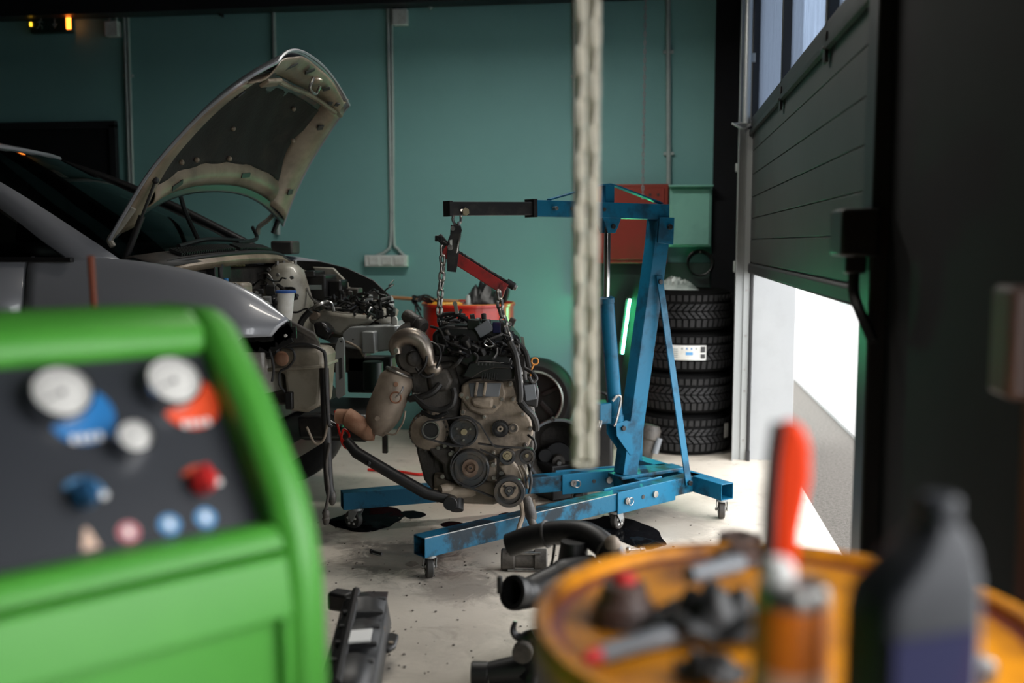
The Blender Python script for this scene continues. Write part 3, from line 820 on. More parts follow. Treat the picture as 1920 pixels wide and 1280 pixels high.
# ================================================================== the engine hanging from the chains
ED = 4.12
EW = V((math.sin(YAW), -math.cos(YAW), 0))          # towards the hall, along the crankshaft
ER = RT


def e(x, y, kk=0.0): return atd(x, y, ED - kk)


def px(n): return n * ED / F


eng = thing('car_engine', 'grimy diesel car engine hanging from the chains with pulleys and belt facing the hall', 'engine', tuple(e(885, 950)))


def ep(name, poly, k0, depth, material, bevel=.004, parent=None, smooth=38):
    """cast piece: outline at protrusion k0, going depth metres back"""
    return MB().prism([e(x, y, k0) for x, y in poly], -EW * depth).build(name, material, parent or eng, bevel=bevel, smooth=smooth)


def hexbolt(x, y, kk, r=.008, hh=.01, parent=None, material='steel'):
    return MB().cyl(e(x, y, kk), EW, r, hh, 6).build('bolt', material, parent or eng)


def hose(pts, r, material='hose', name='hose', parent=None, n=8, seg=5):
    return MB().tube(cr([e(*p) for p in pts], seg), r, n).build(name, material, parent or eng)


# block, head, sump
blk = ep('cylinder_block', [(800, 735), (985, 722), (1003, 770), (1003, 838), (990, 870), (975, 930), (915, 940), (850, 935), (812, 905), (796, 850), (790, 790)], -.06, .42, 'castd', .012)
ep('cylinder_head', [(800, 652), (985, 648), (990, 735), (795, 745)], -.05, .43, 'castd', .010)
ep('sump', [(812, 890), (930, 905), (960, 935), (925, 947), (845, 944), (815, 925)], .0, .34, 'cast', .012)
cov = ep('timing_cover', [(866, 735), (880, 712), (905, 706), (955, 708), (965, 730), (972, 752), (985, 768), (996, 790), (1000, 812), (992, 836), (968, 846), (925, 852), (868, 862), (856, 880), (850, 840), (862, 790)], .0, .10, 'cast', .008)
dome = ep('cover_dome', [(865, 722), (878, 715), (942, 716), (950, 738), (940, 760), (925, 776), (905, 780), (880, 770), (864, 748)], .025, .04, 'cast', .010, cov)
ep('cover_nose', [(882, 746), (925, 746), (924, 766), (904, 767), (884, 760)], .055, .05, 'cast', .012, cov)
for x0 in (892, 908):
    MB().bar(e(x0 + 3, 717, .035), e(x0 - 1, 742, .055), .012, .022, up=EW).build('rib', 'cast', cov, bevel=.003)
ep('cover_grey_plate', [(878, 718), (940, 718), (936, 744), (882, 744)], .028, .02, 'grey', .004, cov)  # thin grey plate on the dome, under the ribs
for x, y in ((866, 740), (876, 745), (941, 748), (927, 762), (962, 748), (957, 720), (980, 776), (994, 803), (908, 781), (868, 772), (985, 834), (925, 848), (872, 866)):
    MB().cyl(e(x, y, .01), EW, .012, .014, 12).build('bolt_boss', 'cast', cov)
    hexbolt(x, y, .024, .0075, .009, cov)
MB().cyl(e(962, 802, .0), EW, px(10), .022, 24).build('cover_plug', 'cast', cov, bevel=.002)
MB().ring(e(962, 802, .022), EW, px(4), px(8), .004, 20).build('plug_ring', 'castd', cov)

# pulleys
def disc(name, x, y, prof, k0, material, holes=0, hr=0, hd=0, rings=(), n=40):
    """prof in pixels of radius and metres of depth, outwards towards the hall"""
    o = MB().lathe(e(x, y, k0), EW, [(px(r), t) for r, t in prof], n).build(name, material, eng)
    for i in range(holes):
        a = 2 * math.pi * i / holes + .5
        c = e(x, y, k0) + (ER * math.cos(a) + Z * math.sin(a)) * px(hd)
        if i % 2: MB().cyl(c + EW * (prof[-1][1] - .002), EW, px(hr), .004, 14).build('lightening_hole', 'inkblk', o)
        else: MB().cyl(c + EW * (prof[-1][1] - .002), EW, px(hr * .6), .014, 6).build('bolt', 'steel', o)
    for (r0, r1, t0, hgt, mm) in rings:
        MB().ring(e(x, y, k0 + t0), EW, px(r0), px(r1), hgt, n).build('pulley_ring', mm, o)
    return o


wp = disc('water_pump_pulley', 870, 808, [(0, 0), (26, 0), (27, .002), (27, .006), (25, .012), (25, .018), (27, .024), (27, .028), (24, .03), (22, .024), (0, .024)], .03, 'pulley', 6, 3.6, 14)
MB().cyl(e(870, 809, .054), EW, px(6), .012, 18).build('hub', 'zinc', wp)
crk = disc('crank_pulley', 882, 875, [(0, 0), (34, 0), (36, .003), (36, .05), (34.5, .055), (32, .055), (31, .047), (29, .047), (28.5, .052), (24, .052), (0, .050)], .02, 'pulley',
           rings=((24.5, 29, .047, .008, 'pulley'), (15, 24, .046, .006, 'pulleyrust'), (9.5, 15, .048, .014, 'pulleyrust'), (5.5, 9, .05, .006, 'pulleyrust'), (2.4, 5.2, .05, .020, 'pulleyrust')))
MB().cyl(e(882, 875, .066), EW, px(2.2), .012, 6).build('crank_bolt', 'steel', crk)
disc('tensioner_pulley', 951, 853, [(0, 0), (14.5, 0), (15, .004), (15, .036), (14, .04), (9.5, .04), (9, .032), (0, .032)], .05, 'pulley', rings=((4.5, 8.5, .032, .009, 'zinc'), (0.5, 3.6, .032, .016, 'zinc')))
disc('idler_pulley', 988, 853, [(0, 0), (13.5, 0), (14, .004), (14, .034), (13, .038), (10, .038), (9.5, .032), (0, .032)], .05, 'pulley', rings=((4, 8.5, .031, .004, 'castd'), (.5, 3.2, .032, .010, 'zinc')))
cs = disc('camshaft_sprocket', 938, 803, [(0, 0), (14, 0), (14.5, .003), (14.5, .026), (13, .028), (7, .028), (0, .020)], .01, 'blk', rings=((2.5, 5.5, .022, .014, 'cast'),))
for i in range(24):
    a = 2 * math.pi * i / 24; c = e(938, 803, .026) + (ER * math.cos(a) + Z * math.sin(a)) * px(14.2)
    MB().obox(c, EW * .012, (ER * math.cos(a) + Z * math.sin(a)) * .0035, (-ER * math.sin(a) + Z * math.cos(a)) * .0032).build('tooth', 'blk', cs)
ac = disc('compressor_pulley', 955, 918, [(0, -.10), (22, -.10), (24, -.09), (24, -.002), (28, 0), (29, .003), (29, .040), (28, .046), (22, .046), (21.5, .036), (0, .036)], .06, 'pulley',
          rings=((17, 20, .036, .006, 'castd'), (9, 16.5, .036, .012, 'cast'), (4, 8, .038, .016, 'pulley'), (1, 3, .04, .018, 'steel')))
for i in range(3):
    a = 2 * math.pi * i / 3 + .4; hexb = MB().cyl(e(955, 918, .107) + (ER * math.cos(a) + Z * math.sin(a)) * px(11), EW, .006, .006, 8).build('rivet', 'blk', ac)
# alternator
alt = MB().lathe(e(806, 803, -.06), EW, [(0, 0), (px(34), 0), (px(37), .02), (px(37), .06), (px(33), .085), (px(18), .10), (0, .10)], 36).build('alternator', 'cast', eng)
for i in range(22):
    a = 2 * math.pi * i / 22; dr = ER * math.cos(a) + Z * math.sin(a)
    MB().obox(e(806, 803, -.06) + EW * .055 + dr * px(32), dr * .010, EW * .028, dr.cross(EW) * .0042).build('cooling_fin', 'castd', alt)
MB().lathe(e(808, 806, .04), EW, [(px(15), 0), (px(16.5), .002), (px(16.5), .032), (px(14.5), .036), (px(14.5), .032), (0, .032)], 32).build('pulley', 'blk', alt)
MB().ring(e(808, 806, .075), EW, px(14.2), px(16), .003, 32).build('pulley_rim', 'steel', alt)
# ribbed belt: runs over all pulleys
def arc(x, y, r, a0, a1, n=10):
    return [(x + r * math.cos(math.radians(a0 + (a1 - a0) * i / n)), y - r * math.sin(math.radians(a0 + (a1 - a0) * i / n))) for i in range(n + 1)]


loop = arc(808, 806, 17, 250, 95) + arc(870, 808, 28, 100, 50, 5) + [(900, 795)] + arc(935, 822, 16, 215, 285, 5) + arc(988, 853, 15, 60, -20, 6) + arc(955, 918, 30, 10, -150, 12) + arc(882, 875, 37, -120, -240, 12)[:2] + arc(882, 875, 37, 245, 130, 12) + arc(870, 808, 28, 260, 280, 4)[:2] + [(850, 836), (830, 830)]
path = [e(x, y, .075) for x, y in loop]
g = MB(); n = len(path); vs = []
for i, p in enumerate(path):
    tdir = (path[(i + 1) % n] - path[i - 1]).normalized(); nn = tdir.cross(EW).normalized()
    vs += [p + EW * .011 + nn * .0022, p + EW * .011 - nn * .0022, p - EW * .011 - nn * .0022, p - EW * .011 + nn * .0022]
g.add(vs, [(4 * i + j, 4 * i + (j + 1) % 4, 4 * ((i + 1) % n) + (j + 1) % 4, 4 * ((i + 1) % n) + j) for i in range(n) for j in range(4)])
g.build('ribbed_belt', 'belt', eng)
g = MB()
for p, q in (((823, 829), (868, 838)), ((896, 831), (948, 838)), ((900, 842), (944, 862))): g.bar(e(*p, .066), e(*q, .066), .022, .0045, up=EW.cross(ER))
g.build('belt_run', 'belt', eng)
# brackets around the pulleys
ep('accessory_bracket', [(800, 835), (830, 840), (855, 850), (862, 880), (850, 905), (835, 900), (830, 870), (812, 855)], .02, .05, 'castd', .008)
for x, y in ((822, 839), (834, 835), (846, 835), (848, 847)): hexbolt(x, y, .022, .009, .012)
ep('tensioner_bracket', [(934, 872), (960, 866), (975, 882), (985, 905), (968, 912), (948, 895)], .05, .06, 'cast', .008)
ep('compressor_bracket', [(915, 868), (930, 862), (932, 890), (922, 905), (908, 900)], .03, .06, 'cast', .008)
for x, y in ((925, 870), (926, 894), (940, 886), (845, 850), (830, 892)): hexbolt(x, y, .035, .010, .014)
MB().lathe(e(850, 922, .03), ER * -1 + Z * -.2, [(0, -.09), (.03, -.09), (.034, -.07), (.030, -.02), (.036, 0), (.036, .02), (.022, .03), (.022, .055), (.03, .06), (.03, .075), (0, .08)], 20).build('oil_pump', 'cast', eng)
MB().lathe(e(838, 916, .05), EW * .6 - ER, [(0, -.03), (.02, -.03), (.024, 0), (.018, .03), (0, .03)], 16).build('oil_port', 'cast', eng)
MB().cyl(e(857, 935, .02), EW * .5 + V((0, 0, -.8)), .028, .05, 18).build('oil_filter', 'blk', eng)
# plastic upper belt cover and black trims
ep('upper_belt_cover', [(868, 712), (872, 700), (905, 690), (930, 682), (962, 686), (970, 698), (966, 714), (940, 716), (900, 708)], .03, .09, 'blkoil', .008)
cv = ep('cover_flap', [(866, 706), (880, 680), (900, 676), (928, 677), (956, 682), (962, 692), (930, 690), (905, 697), (885, 710)], .055, .03, 'blkoil', .006)
for i in range(5): MB().bar(e(898 + i * 7, 679 + i * .4, .058), e(897 + i * 7, 685, .058), .006, .006, up=EW).build('vent_rib', 'inkblk', cv)
for i in range(7):
    x0 = 905 + i * 4.5; MB().bar(e(x0, 700, .035), e(x0 - 1, 712, .035), .005, .010, up=EW).build('ribbing', 'blk', eng)
# valve cover and inlet mess on top
vc = ep('valve_cover', [(810, 625), (838, 610), (950, 612), (975, 640), (985, 668), (900, 672), (812, 668)], -.04, .36, 'blkoil', .014)
ep('inlet_manifold', [(862, 655), (935, 650), (965, 665), (958, 690), (880, 692), (858, 680)], .03, .12, 'blkoil', .015)
ep('black_module', [(978, 718), (1005, 716), (1011, 735), (1008, 765), (985, 760), (978, 745)], .03, .10, 'blk', .008)
ep('module_lid', [(982, 722), (1003, 720), (1006, 748), (986, 752)], .036, .01, 'grey', .003)
rng = random.Random(11)
for i in range(84):                      # injectors, plugs, clips and sensors sitting on the top deck
    u = rng.random(); x = 822 + 142 * u; kk = rng.uniform(-.30, .05); y = 660 - 58 * min(1, (-kk + .06) / .34) + rng.uniform(-8, 6) + 10 * (u - .5)
    sx, sy, sz = rng.uniform(.012, .034), rng.uniform(.012, .034), rng.uniform(.012, .04)
    a = rng.uniform(0, 3.14); c = e(x, y, kk)
    R = M.Rotation(a, 3, 'Z') @ M.Rotation(rng.uniform(-.5, .5), 3, 'X')
    if i % 3 == 0: MB().cyl(c, R @ V((.25, .1, 1)), sx * .6, sz * 1.4, 12).build('injector', rng.choice(['blkoil', 'castd', 'blk']), eng)
    else: MB().obox(c, R @ V((sx / 2 + .004, 0, 0)), R @ V((0, sy / 2 + .004, 0)), R @ V((0, 0, sz / 2))).build('connector', rng.choice(['blkoil', 'blk', 'blkoil', 'castd', 'castd', 'grey', 'cast'] if i % 4 == 1 else ['blkoil', 'blk', 'castd']), eng, bevel=.003)
for i in range(64):                      # loom
    x = rng.uniform(830, 960); kk = rng.uniform(-.2, .06); y = 652 - 40 * (-kk + .06) / .3 + rng.uniform(-10, 12)
    pts = [(x, y, kk)]
    for j in range(4):
        x += rng.uniform(-10, 22); y += rng.uniform(-8, 11); kk += rng.uniform(-.03, .035)
        pts.append((min(max(x, 822), 972), min(max(y, 600 + max(0, x - 930) * .8), 700), kk))
    hose(pts, rng.uniform(.0035, .008), rng.choice(['blkoil', 'blk', 'hose']), 'wire', n=6, seg=4)
for c, r, aa in (((888, 608), .026, .4), ((912, 606), .02, -.3), ((935, 612), .024, .2)):
    MB().obox(e(*c, -.05), ER * r, EW * .02, Z * r * .8).build('connector_block', 'blkoil', eng, bevel=.004)
MB().obox(e(908, 616, .0), (ER * .8 + Z * .5).normalized() * .034, EW * .012, (Z * .8 - ER * .5).normalized() * .024).build('grey_module', 'grey', eng, bevel=.003)
MB().obox(e(931, 614, .0), ER * .016, EW * .014, Z * .022).build('blue_grey_plug', 'label', eng, bevel=.003)
MB().tube(cr([e(912, 637, .05), e(908, 645, .06), e(916, 650, .07), e(925, 647, .07), e(920, 640, .06), e(914, 634, .05)], 4), .0035, 6).build('wire_clip', 'steel', eng)
hose([(808, 612, -.1), (824, 618, -.03), (838, 640, .02), (862, 650, .06), (878, 655, .05)], .006)
hose([(820, 592, -.1), (850, 588, -.08), (872, 597, -.06), (880, 604, -.05)], .009)
hose([(835, 600, -.12), (856, 592, -.1), (866, 580, -.1)], .006)
MB().bar(e(857, 588, -.05), e(853, 567, -.05), .016, .005, up=EW).build('lifting_eye', 'steel', eng, bevel=.001)
MB().ring(e(853, 569, -.045), EW, .004, .010, .005, 16).build('lifting_eye_ring', 'steel', eng)
hose([(892, 680, .07), (895, 668, .085), (888, 662, .08)], .006)
hose([(845, 690, .06), (858, 680, .08), (866, 668, .07)], .009)
# hoses down the right side
hose([(955, 640, .10), (966, 664, .10), (972, 700, .10), (975, 735, .10), (974, 752, .09)], .014)
hose([(975, 752, .08), (985, 765, .09), (998, 778, .08), (1004, 792, .06), (1005, 805, .04)], .015)
hose([(984, 690, .0), (1000, 700, .02), (1006, 710, .02), (998, 716, .03), (992, 706, .04)], .008)
hose([(968, 640, -.05), (985, 660, -.04), (992, 690, -.02)], .012)
hose([(990, 815, .03), (1002, 826, .05), (1003, 842, .05), (994, 848, .03)], .005)
hose([(990, 868, .06), (996, 900, .07), (992, 925, .07)], .006)
for i in range(2): hose([(972 + 6 * i, 872, .05), (980 + 6 * i, 890, .06), (984 + 5 * i, 915, .05)], .0055, 'cast', 'pipe')
MB().torus(e(1003, 677, .0), EW + ER * .2, .014, .0036, 18, 7).build('dipstick_ring', 'orangep', eng)
MB().tube([e(1001, 683, 0), e(996, 694, 0), e(992, 720, -.02)], .004, 6).build('dipstick', 'orangep', eng)
# hoses around the alternator
hose([(776, 742, .02), (800, 762, .05), (825, 768, .06), (846, 760, .07), (852, 742, .07), (850, 728, .06)], .013)
hose([(768, 748, .0), (790, 744, .03), (812, 735, .04), (826, 720, .03)], .014)
hose([(790, 772, .02), (815, 782, .05), (840, 772, .06)], .008)
MB().cyl(e(774, 742, .0), ER, .018, .03, 14).build('hose_clamp', 'steel', eng)
ep('exhaust_manifold', [(768, 690), (850, 676), (866, 735), (858, 792), (800, 778), (772, 745)], -.02, .22, 'castd', .012)
ep('turbo_elbow', [(800, 700), (838, 690), (850, 715), (838, 735), (805, 735)], .02, .12, 'castd', .015)
# turbo with heat shield
MB().lathe(e(771, 668, -.03), EW + ER * .3, [(0, 0), (px(30), 0), (px(32), .02), (px(28), .05), (px(16), .06), (px(14), .085), (px(11), .09), (0, .09)], 28).build('turbo_housing', 'castd', eng)
P = cr([e(*p) for p in ((744, 664, .05), (741, 648, .05), (752, 634, .055), (772, 630, .06), (790, 640, .06), (800, 660, .06), (806, 678, .055), (814, 694, .05))], 6)
R_ = [.022 + .014 * math.sin(math.pi * min(1, i / (len(P) - 1) * 1.15)) for i in range(len(P))]
MB().tube(P, R_, 14).build('heat_shield', 'shield', eng)
MB().cyl(e(743, 657, .075), EW, .010, .008, 10).build('shield_bolt', 'steel', eng)
MB().ball(e(812, 690, .045), .036, (1.1, .9, .9)).build('compressor_scroll', 'shield', eng)
MB().lathe(e(783, 606, -.04), (ER * .55 + Z * -.35 + EW * .4), [(0, -.075), (.024, -.075), (.030, -.06), (.030, -.012), (.033, -.01), (.033, 0), (.030, .002), (.030, .012), (.033, .014), (.033, .03), (.026, .04), (0, .04)], 24).build('charge_air_canister', 'castd', eng)
MB().tube(cr([e(742, 640, -.02), e(752, 622, -.03), e(768, 610, -.04), e(782, 602, -.05)], 4), .02, 10).build('charge_pipe', 'castd', eng)
hose([(790, 648, .06), (800, 664, .08), (796, 686, .08), (784, 700, .07)], .006, 'blk')
hose([(806, 640, .03), (822, 650, .06), (826, 668, .07), (818, 690, .07)], .006, 'blk')
hose([(780, 690, .05), (792, 705, .07), (808, 705, .07), (816, 695, .06)], .006, 'blk')
# catalytic converter and down pipe
ca0, ca1 = e(752, 692, -.02), e(712, 792, -.02)
ax = (ca1 - ca0); L = ax.length
cat = MB().lathe(ca0, ax, [(0, 0), (px(18), 0), (px(28), L * .12), (px(33), L * .2), (px(34), L * .80), (px(30), L * .95), (px(22), L * 1.12), (px(16), L * 1.2), (0, L * 1.2)], 28).build('catalytic_converter', 'cat', eng)
cf = V(ca0) + EW * px(30)
for tt, dx in ((.28, 2), (.92, -8)): MB().cyl(e(752 - 40 * tt + dx, 692 + 100 * tt, .055), EW, .010, .006, 14).build('dimple', 'rust' if tt < .5 else 'cat', cat)
MB().torus(e(742, 745, .065), EW, .022, .004, 20, 6).build('sensor_ring', 'rust', cat)
MB().tube(cr([e(742, 745, .07), e(752, 735, .08), e(756, 725, .07)], 3), .004, 6).build('sensor_wire', 'steel', cat)
MB().torus(ca0.lerp(ca1, .06), ax, px(26), .006, 28, 8).build('clamp_band', 'steel', cat)
MB().tube(cr([e(700, 806, -.02), e(688, 806, -.02), e(670, 795, -.02), e(652, 782, -.03), e(632, 780, -.04)], 5), [px(20)] * 6 + [px(18)] * 10 + [px(14)] * 5, 16).build('down_pipe', 'rust', eng)
hose([(746, 808, .03), (756, 790, .05), (760, 770, .05)], .004, 'cast', 'wire')
hose([(722, 812, .02), (740, 814, .03), (750, 800, .04)], .004, 'cast', 'wire')
# half shaft hanging down in front
MB().tube([e(650, 826, .0), e(668, 848, .02), e(735, 888, .05), e(800, 925, .06), e(845, 936, .06)], [px(9), px(11), px(11), px(11), px(10)], 16).build('support_strut', 'blk', eng)
MB().cyl(e(846, 936, .03), EW, px(13), .07, 20).build('support_eye', 'blk', eng)
MB().ball(e(692, 868, .05), .012, n=8, k=6).build('strut_clip', 'blk', eng)
ep('oil_fence', [(775, 800), (800, 835), (815, 862), (815, 925), (795, 900), (782, 850)], -.05, .12, 'castd', .01)
# hanging coolant stub under the compressor
hose([(975, 930, .06), (978, 945, .07), (980, 965, .07), (974, 985, .09), (970, 1000, .12)], .010, 'cast')
MB().lathe(e(985, 932, .05), (e(994, 962, .06) - e(985, 932, .05)), [(0, 0), (.018, 0), (.024, .012), (.026, .05), (.022, .085), (.016, .10), (0, .10)], 14).build('coolant_stub', 'castd', eng)
MB().tube(cr([e(990, 958, .06), e(996, 975, .07), e(1004, 992, .08)], 4), .016, 10).build('coolant_hose', 'castd', eng)
MB().bar(e(1001, 936, .05), e(1005, 972, .06), .008, .01, up=EW).build('stub_bracket', 'cast', eng)

# ------------------------------------------------------------------ gearbox standing on the crane leg behind the engine
GD = (k(-.55, .40, .3) - CAM).dot(FW)
gb = thing('gearbox', 'dark gearbox with open bell housing resting on the far crane leg', 'gearbox', tuple(atd(1045, 893, GD)))


def gq(x, y, kk=0): return atd(x, y, GD - kk)


gp = lambda n: n * GD / F
MB().lathe(gq(1047, 846, .05), -EW, [(gp(58), 0), (gp(62), 0), (gp(62), .012), (gp(58), .018), (gp(56), .10), (gp(40), .17), (gp(34), .30), (0, .31), (0, .29), (gp(30), .28), (gp(36), .17), (gp(52), .10), (gp(56), .012), (gp(58), 0)], 40).build('bell_housing', 'castd', gb)
MB().ring(gq(1047, 846, .056), EW, gp(57), gp(61), .006, 44).build('flange', 'grey', gb)
MB().cyl(gq(1047, 852, -.10), EW, gp(26), .03, 24).build('clutch_plate', 'blk', gb)
MB().ring(gq(1047, 862, -.06), EW, gp(5), gp(12), .05, 24).build('release_bearing', 'castd', gb)
MB().cyl(gq(1047, 862, -.06), EW, gp(4), .09, 14).build('input_shaft', 'steel', gb)
MB().cyl(gq(1022, 852, -.08), EW, gp(13), .03, 20).build('pivot_boss', 'blk', gb)
for a in (100, 60, 35, 140, 165, 10, -20):
    c = gq(1047, 846, .05) + (ER * math.cos(math.radians(a)) + Z * math.sin(math.radians(a))) * gp(62)
    MB().ring(c, EW, .005, .012, .014, 12).build('bolt_ear', 'castd', gb)

c_ = gq(1047, 880, -.10)
MB().box((c_.x, c_.y, .09), (.22, .22, .18), CA).build('support_block', 'blk', gb, bevel=.006)
# ================================================================== the car with its bonnet open
CY = 4.35
car = thing('car', 'silver-grey car with open bonnet, headlights and engine removed', 'car', (-2.9, CY, 0))


def mir(p): return V((p[0], 2 * CY - p[1], p[2]))


def both(fn):
    fn(lambda p: V(p), 1); fn(mir, -1)


# ---- front wings
top = [(-2.33, 3.475, 1.232), (-2.06, 3.52, 1.222), (-1.83, 3.535, 1.196), (-1.63, 3.55, 1.15), (-1.49, 3.565, 1.087), (-1.365, 3.59, 1.006)]
side = [(-2.33, 3.44, 1.10), (-2.06, 3.445, 1.09), (-1.83, 3.455, 1.07), (-1.63, 3.47, 1.04), (-1.50, 3.495, 1.01), (-1.385, 3.56, .985)]
low = [(-2.33, 3.43, .95), (-2.06, 3.43, .952), (-1.83, 3.435, .952), (-1.63, 3.445, .952), (-1.50, 3.48, .952), (-1.41, 3.54, .952)]
arch = [(-2.33, 3.435, .40), (-2.30, 3.435, .55), (-2.12, 3.435, .74), (-1.90, 3.44, .80), (-1.72, 3.46, .74), (-1.62, 3.50, .66)]
inner = [(p[0], p[1] + .05, p[2] + .006) for p in top]; inner[-1] = (-1.372, 3.605, 1.004)
inner2 = [(p[0], p[1] + .055, p[2] - .05) for p in inner]


def wing(tf, sg):
    rows = [[tf(q) for q in cr(r, 6)] for r in (inner2, inner, top, side, low)]
    # smooth across
    cols = list(zip(*rows)); fine = [cr(list(c), 4) for c in cols]
    MB().grid([list(r) for r in zip(*fine)]).build('wing', 'silver', car, solid=.012, off=0, smooth=60)
    a = [tf(q) for q in cr(low, 6)][:25]; b_ = [tf(q) for q in cr(arch, 6)][:25]
    rows = [[p.lerp(q, t / 5) for p, q in zip(a, b_)] for t in range(6)]
    MB().grid(rows).build('wing_lower', 'silver', car, solid=.01, off=0, smooth=60)


both(wing)
# ---- doors, sills, roof, cabin
belt = lambda s: 0
def cabin(tf, sg):
    prof = [(3.43, .35), (3.415, .60), (3.42, .85), (3.44, 1.05), (3.475, 1.228)]
    rows = [[tf((x, y, z)) for (y, z) in [(q.x, q.y) for q in [V((a, c_)) for a, c_ in prof]]] for x in (-2.345, -2.8, -3.38)]
    d = MB().grid([[tf((x, q[0], q[1])) for q in prof] for x in (-2.345, -2.6, -3.0, -3.38)]).build('front_door', 'silver', car, solid=.03, off=0, smooth=60)
    MB().bar(tf((-3.2, 3.41, .98)), tf((-3.0, 3.41, .98)), .03, .03).build('door_handle', 'silver', d, bevel=.006)
    MB().grid([[tf((x, q[0], q[1])) for q in prof] for x in (-3.395, -3.8, -4.3)]).build('rear_door', 'silver', car, solid=.03, off=0, smooth=60)
    MB().grid([[tf((x, q[0] + (0 if x > -5 else .1), q[1])) for q in prof] for x in (-4.315, -4.8, -5.3)]).build('rear_quarter', 'silver', car, solid=.03, off=0, smooth=60)
    # A-pillar foot: broad painted panel running up to the roof
    up_ = cr([(-2.02, 3.58, 1.222), (-2.18, 3.60, 1.32), (-2.61, 3.70, 1.545), (-3.05, 3.82, 1.715), (-3.5, 3.88, 1.78)], 5)
    lo_ = cr([(-2.17, 3.505, 1.225), (-2.30, 3.545, 1.29), (-2.63, 3.66, 1.475), (-3.05, 3.78, 1.655), (-3.5, 3.85, 1.73)], 5)
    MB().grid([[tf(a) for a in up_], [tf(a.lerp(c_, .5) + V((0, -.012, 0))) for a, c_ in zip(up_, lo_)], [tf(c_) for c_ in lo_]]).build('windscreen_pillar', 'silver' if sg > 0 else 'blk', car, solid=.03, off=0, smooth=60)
    lw = [tf((-2.17 - i * .266, 3.47, 1.232)) for i in range(6)]
    hi = [tf(q) for q in cr([(-2.19, 3.51, 1.235), (-2.40, 3.58, 1.345), (-2.75, 3.69, 1.52), (-3.1, 3.78, 1.655), (-3.5, 3.84, 1.72)], 1)] + [tf((-3.5, 3.84, 1.72))]
    MB().grid([lw, hi]).build('side_window', 'glass', car, smooth=0)
    MB().bar(tf((-2.15, 3.465, 1.236)), tf((-3.38, 3.465, 1.240)), .025, .018).build('window_seal', 'blk', car, bevel=.003)
    MB().grid([[tf((x, y, z)) for x in (-3.5, -4.3, -5.1)] for y, z in ((3.85, 1.73), (3.47, 1.23))]).build('rear_side_window', 'glass', car, smooth=0)


both(cabin)
roofY = [3.86, 3.95, CY, 2 * CY - 3.95, 2 * CY - 3.86]
MB().grid([[V((x, y, z - (.05 if abs(y - CY) > .45 else .01 if abs(y - CY) > .1 else 0))) for y in roofY] for x, z in ((-3.02, 1.742), (-3.2, 1.785), (-3.7, 1.82), (-4.5, 1.81), (-5.1, 1.74))]).build('roof', 'silver', car, solid=.02, off=0, smooth=60)
MB().grid([[V((x, y, z)) for y in (3.58, CY, 2 * CY - 3.58)] for x, z in ((-5.1, 1.72), (-5.35, 1.2), (-5.42, .5))]).build('tailgate', 'silver', car, solid=.03, off=0, smooth=60)
ws = []
for t_ in range(6):
    f_ = t_ / 5; xx = -2.07 - .97 * f_; zz = 1.235 + .495 * f_ ** .9; hw = .74 - .27 * f_
    ws.append([V((xx - .10 * (0 if abs(s_) > .9 else (1 - s_ * s_)) * -1, CY + s_ * hw, zz)) for s_ in (-1, -.6, -.2, .2, .6, 1)])
MB().grid(ws).build('windscreen', 'glass', car, smooth=60)
MB().tube([ws[-1][i] for i in range(6)], .012, 6).build('roof_edge', 'silver', car)
MB().box((-2.9, CY, .36), (2.6, 1.6, .08)).build('floorpan', 'blk', car)
MB().box((-2.85, CY, .85), (.9, 1.5, .9)).build('dashboard', 'blk', car, bevel=.06)
for yy in (3.95, 4.75):
    MB().box((-3.35, yy, .75), (.5, .48, .25)).build('seat', 'blk', car, bevel=.05)
    MB().obox((-3.62, yy, 1.15), V((.06, 0, 0)), V((0, .23, 0)), V((-.08, 0, .38))).build('seat_back', 'blk', car, bevel=.05)
MB().tube([(-2.92, 4.3, 1.585), (-2.98, 4.40, 1.57)], .035, 10).build('mirror', 'blk', car)
MB().torus((-2.95, 3.95, 1.22), (1, 0, .5), .17, .014, 28, 8).build('steering_wheel', 'blk', car)
for xx in (-1.98, -4.6):
    for yy in (3.56, 2 * CY - 3.56):
        sg = -1 if yy < CY else 1
        w = MB().lathe((xx, yy - .1, .325), (0, 1, 0), [(.19, .0), (.27, -.004), (.31, .02), (.325, .04), (.325, .16), (.31, .18), (.27, .204), (.19, .2), (.19, 0)], 36).build('wheel', 'rubber', car)
        MB().lathe((xx, yy + sg * .06, .325), (0, sg, 0), [(0, 0), (.06, .01), (.10, -.01), (.17, .0), (.185, .035), (.195, .035), (.195, -.12), (0, -.12)], 30).build('rim', 'rimsteel', w)

# ---- bonnet
near = cr([at(205, 450, 3.62), at(236, 395, 3.61), at(290, 310, 3.60), at(380, 212, 3.60), at(460, 150, 3.64), at(520, 116, 3.75)], 6)
NR_ = len(near)
far = cr([at(530, 424, 5.08), at(552, 366, 5.06), at(580, 308, 5.03), at(615, 252, 4.98), at(640, 215, 4.92), at(655, 197, 4.84)], 6)
rc, fc = at(395, 358, CY), at(586, 108, 4.27)
cen = cr([rc, rc.lerp(fc, .33) + V((-.075, 0, .045)), rc.lerp(fc, .7) + V((-.06, 0, .05)), fc], 10)
cen = [cen[round(i * (len(cen) - 1) / (NR_ - 1))] for i in range(NR_)]


def hood(u, v):
    """u -1 near wing .. 1 far wing, v 0 windscreen .. 1 nose"""
    i = v * (NR_ - 1); j = min(int(i), NR_ - 2); t_ = i - j
    a = near[j].lerp(near[j + 1], t_); f_ = far[j].lerp(far[j + 1], t_); c_ = cen[j].lerp(cen[j + 1], t_)
    mid = (a + f_) / 2; w_ = 1 - abs(u) ** 2.4
    p = a.lerp(f_, (u + 1) / 2) + (c_ - mid) * w_
    return p


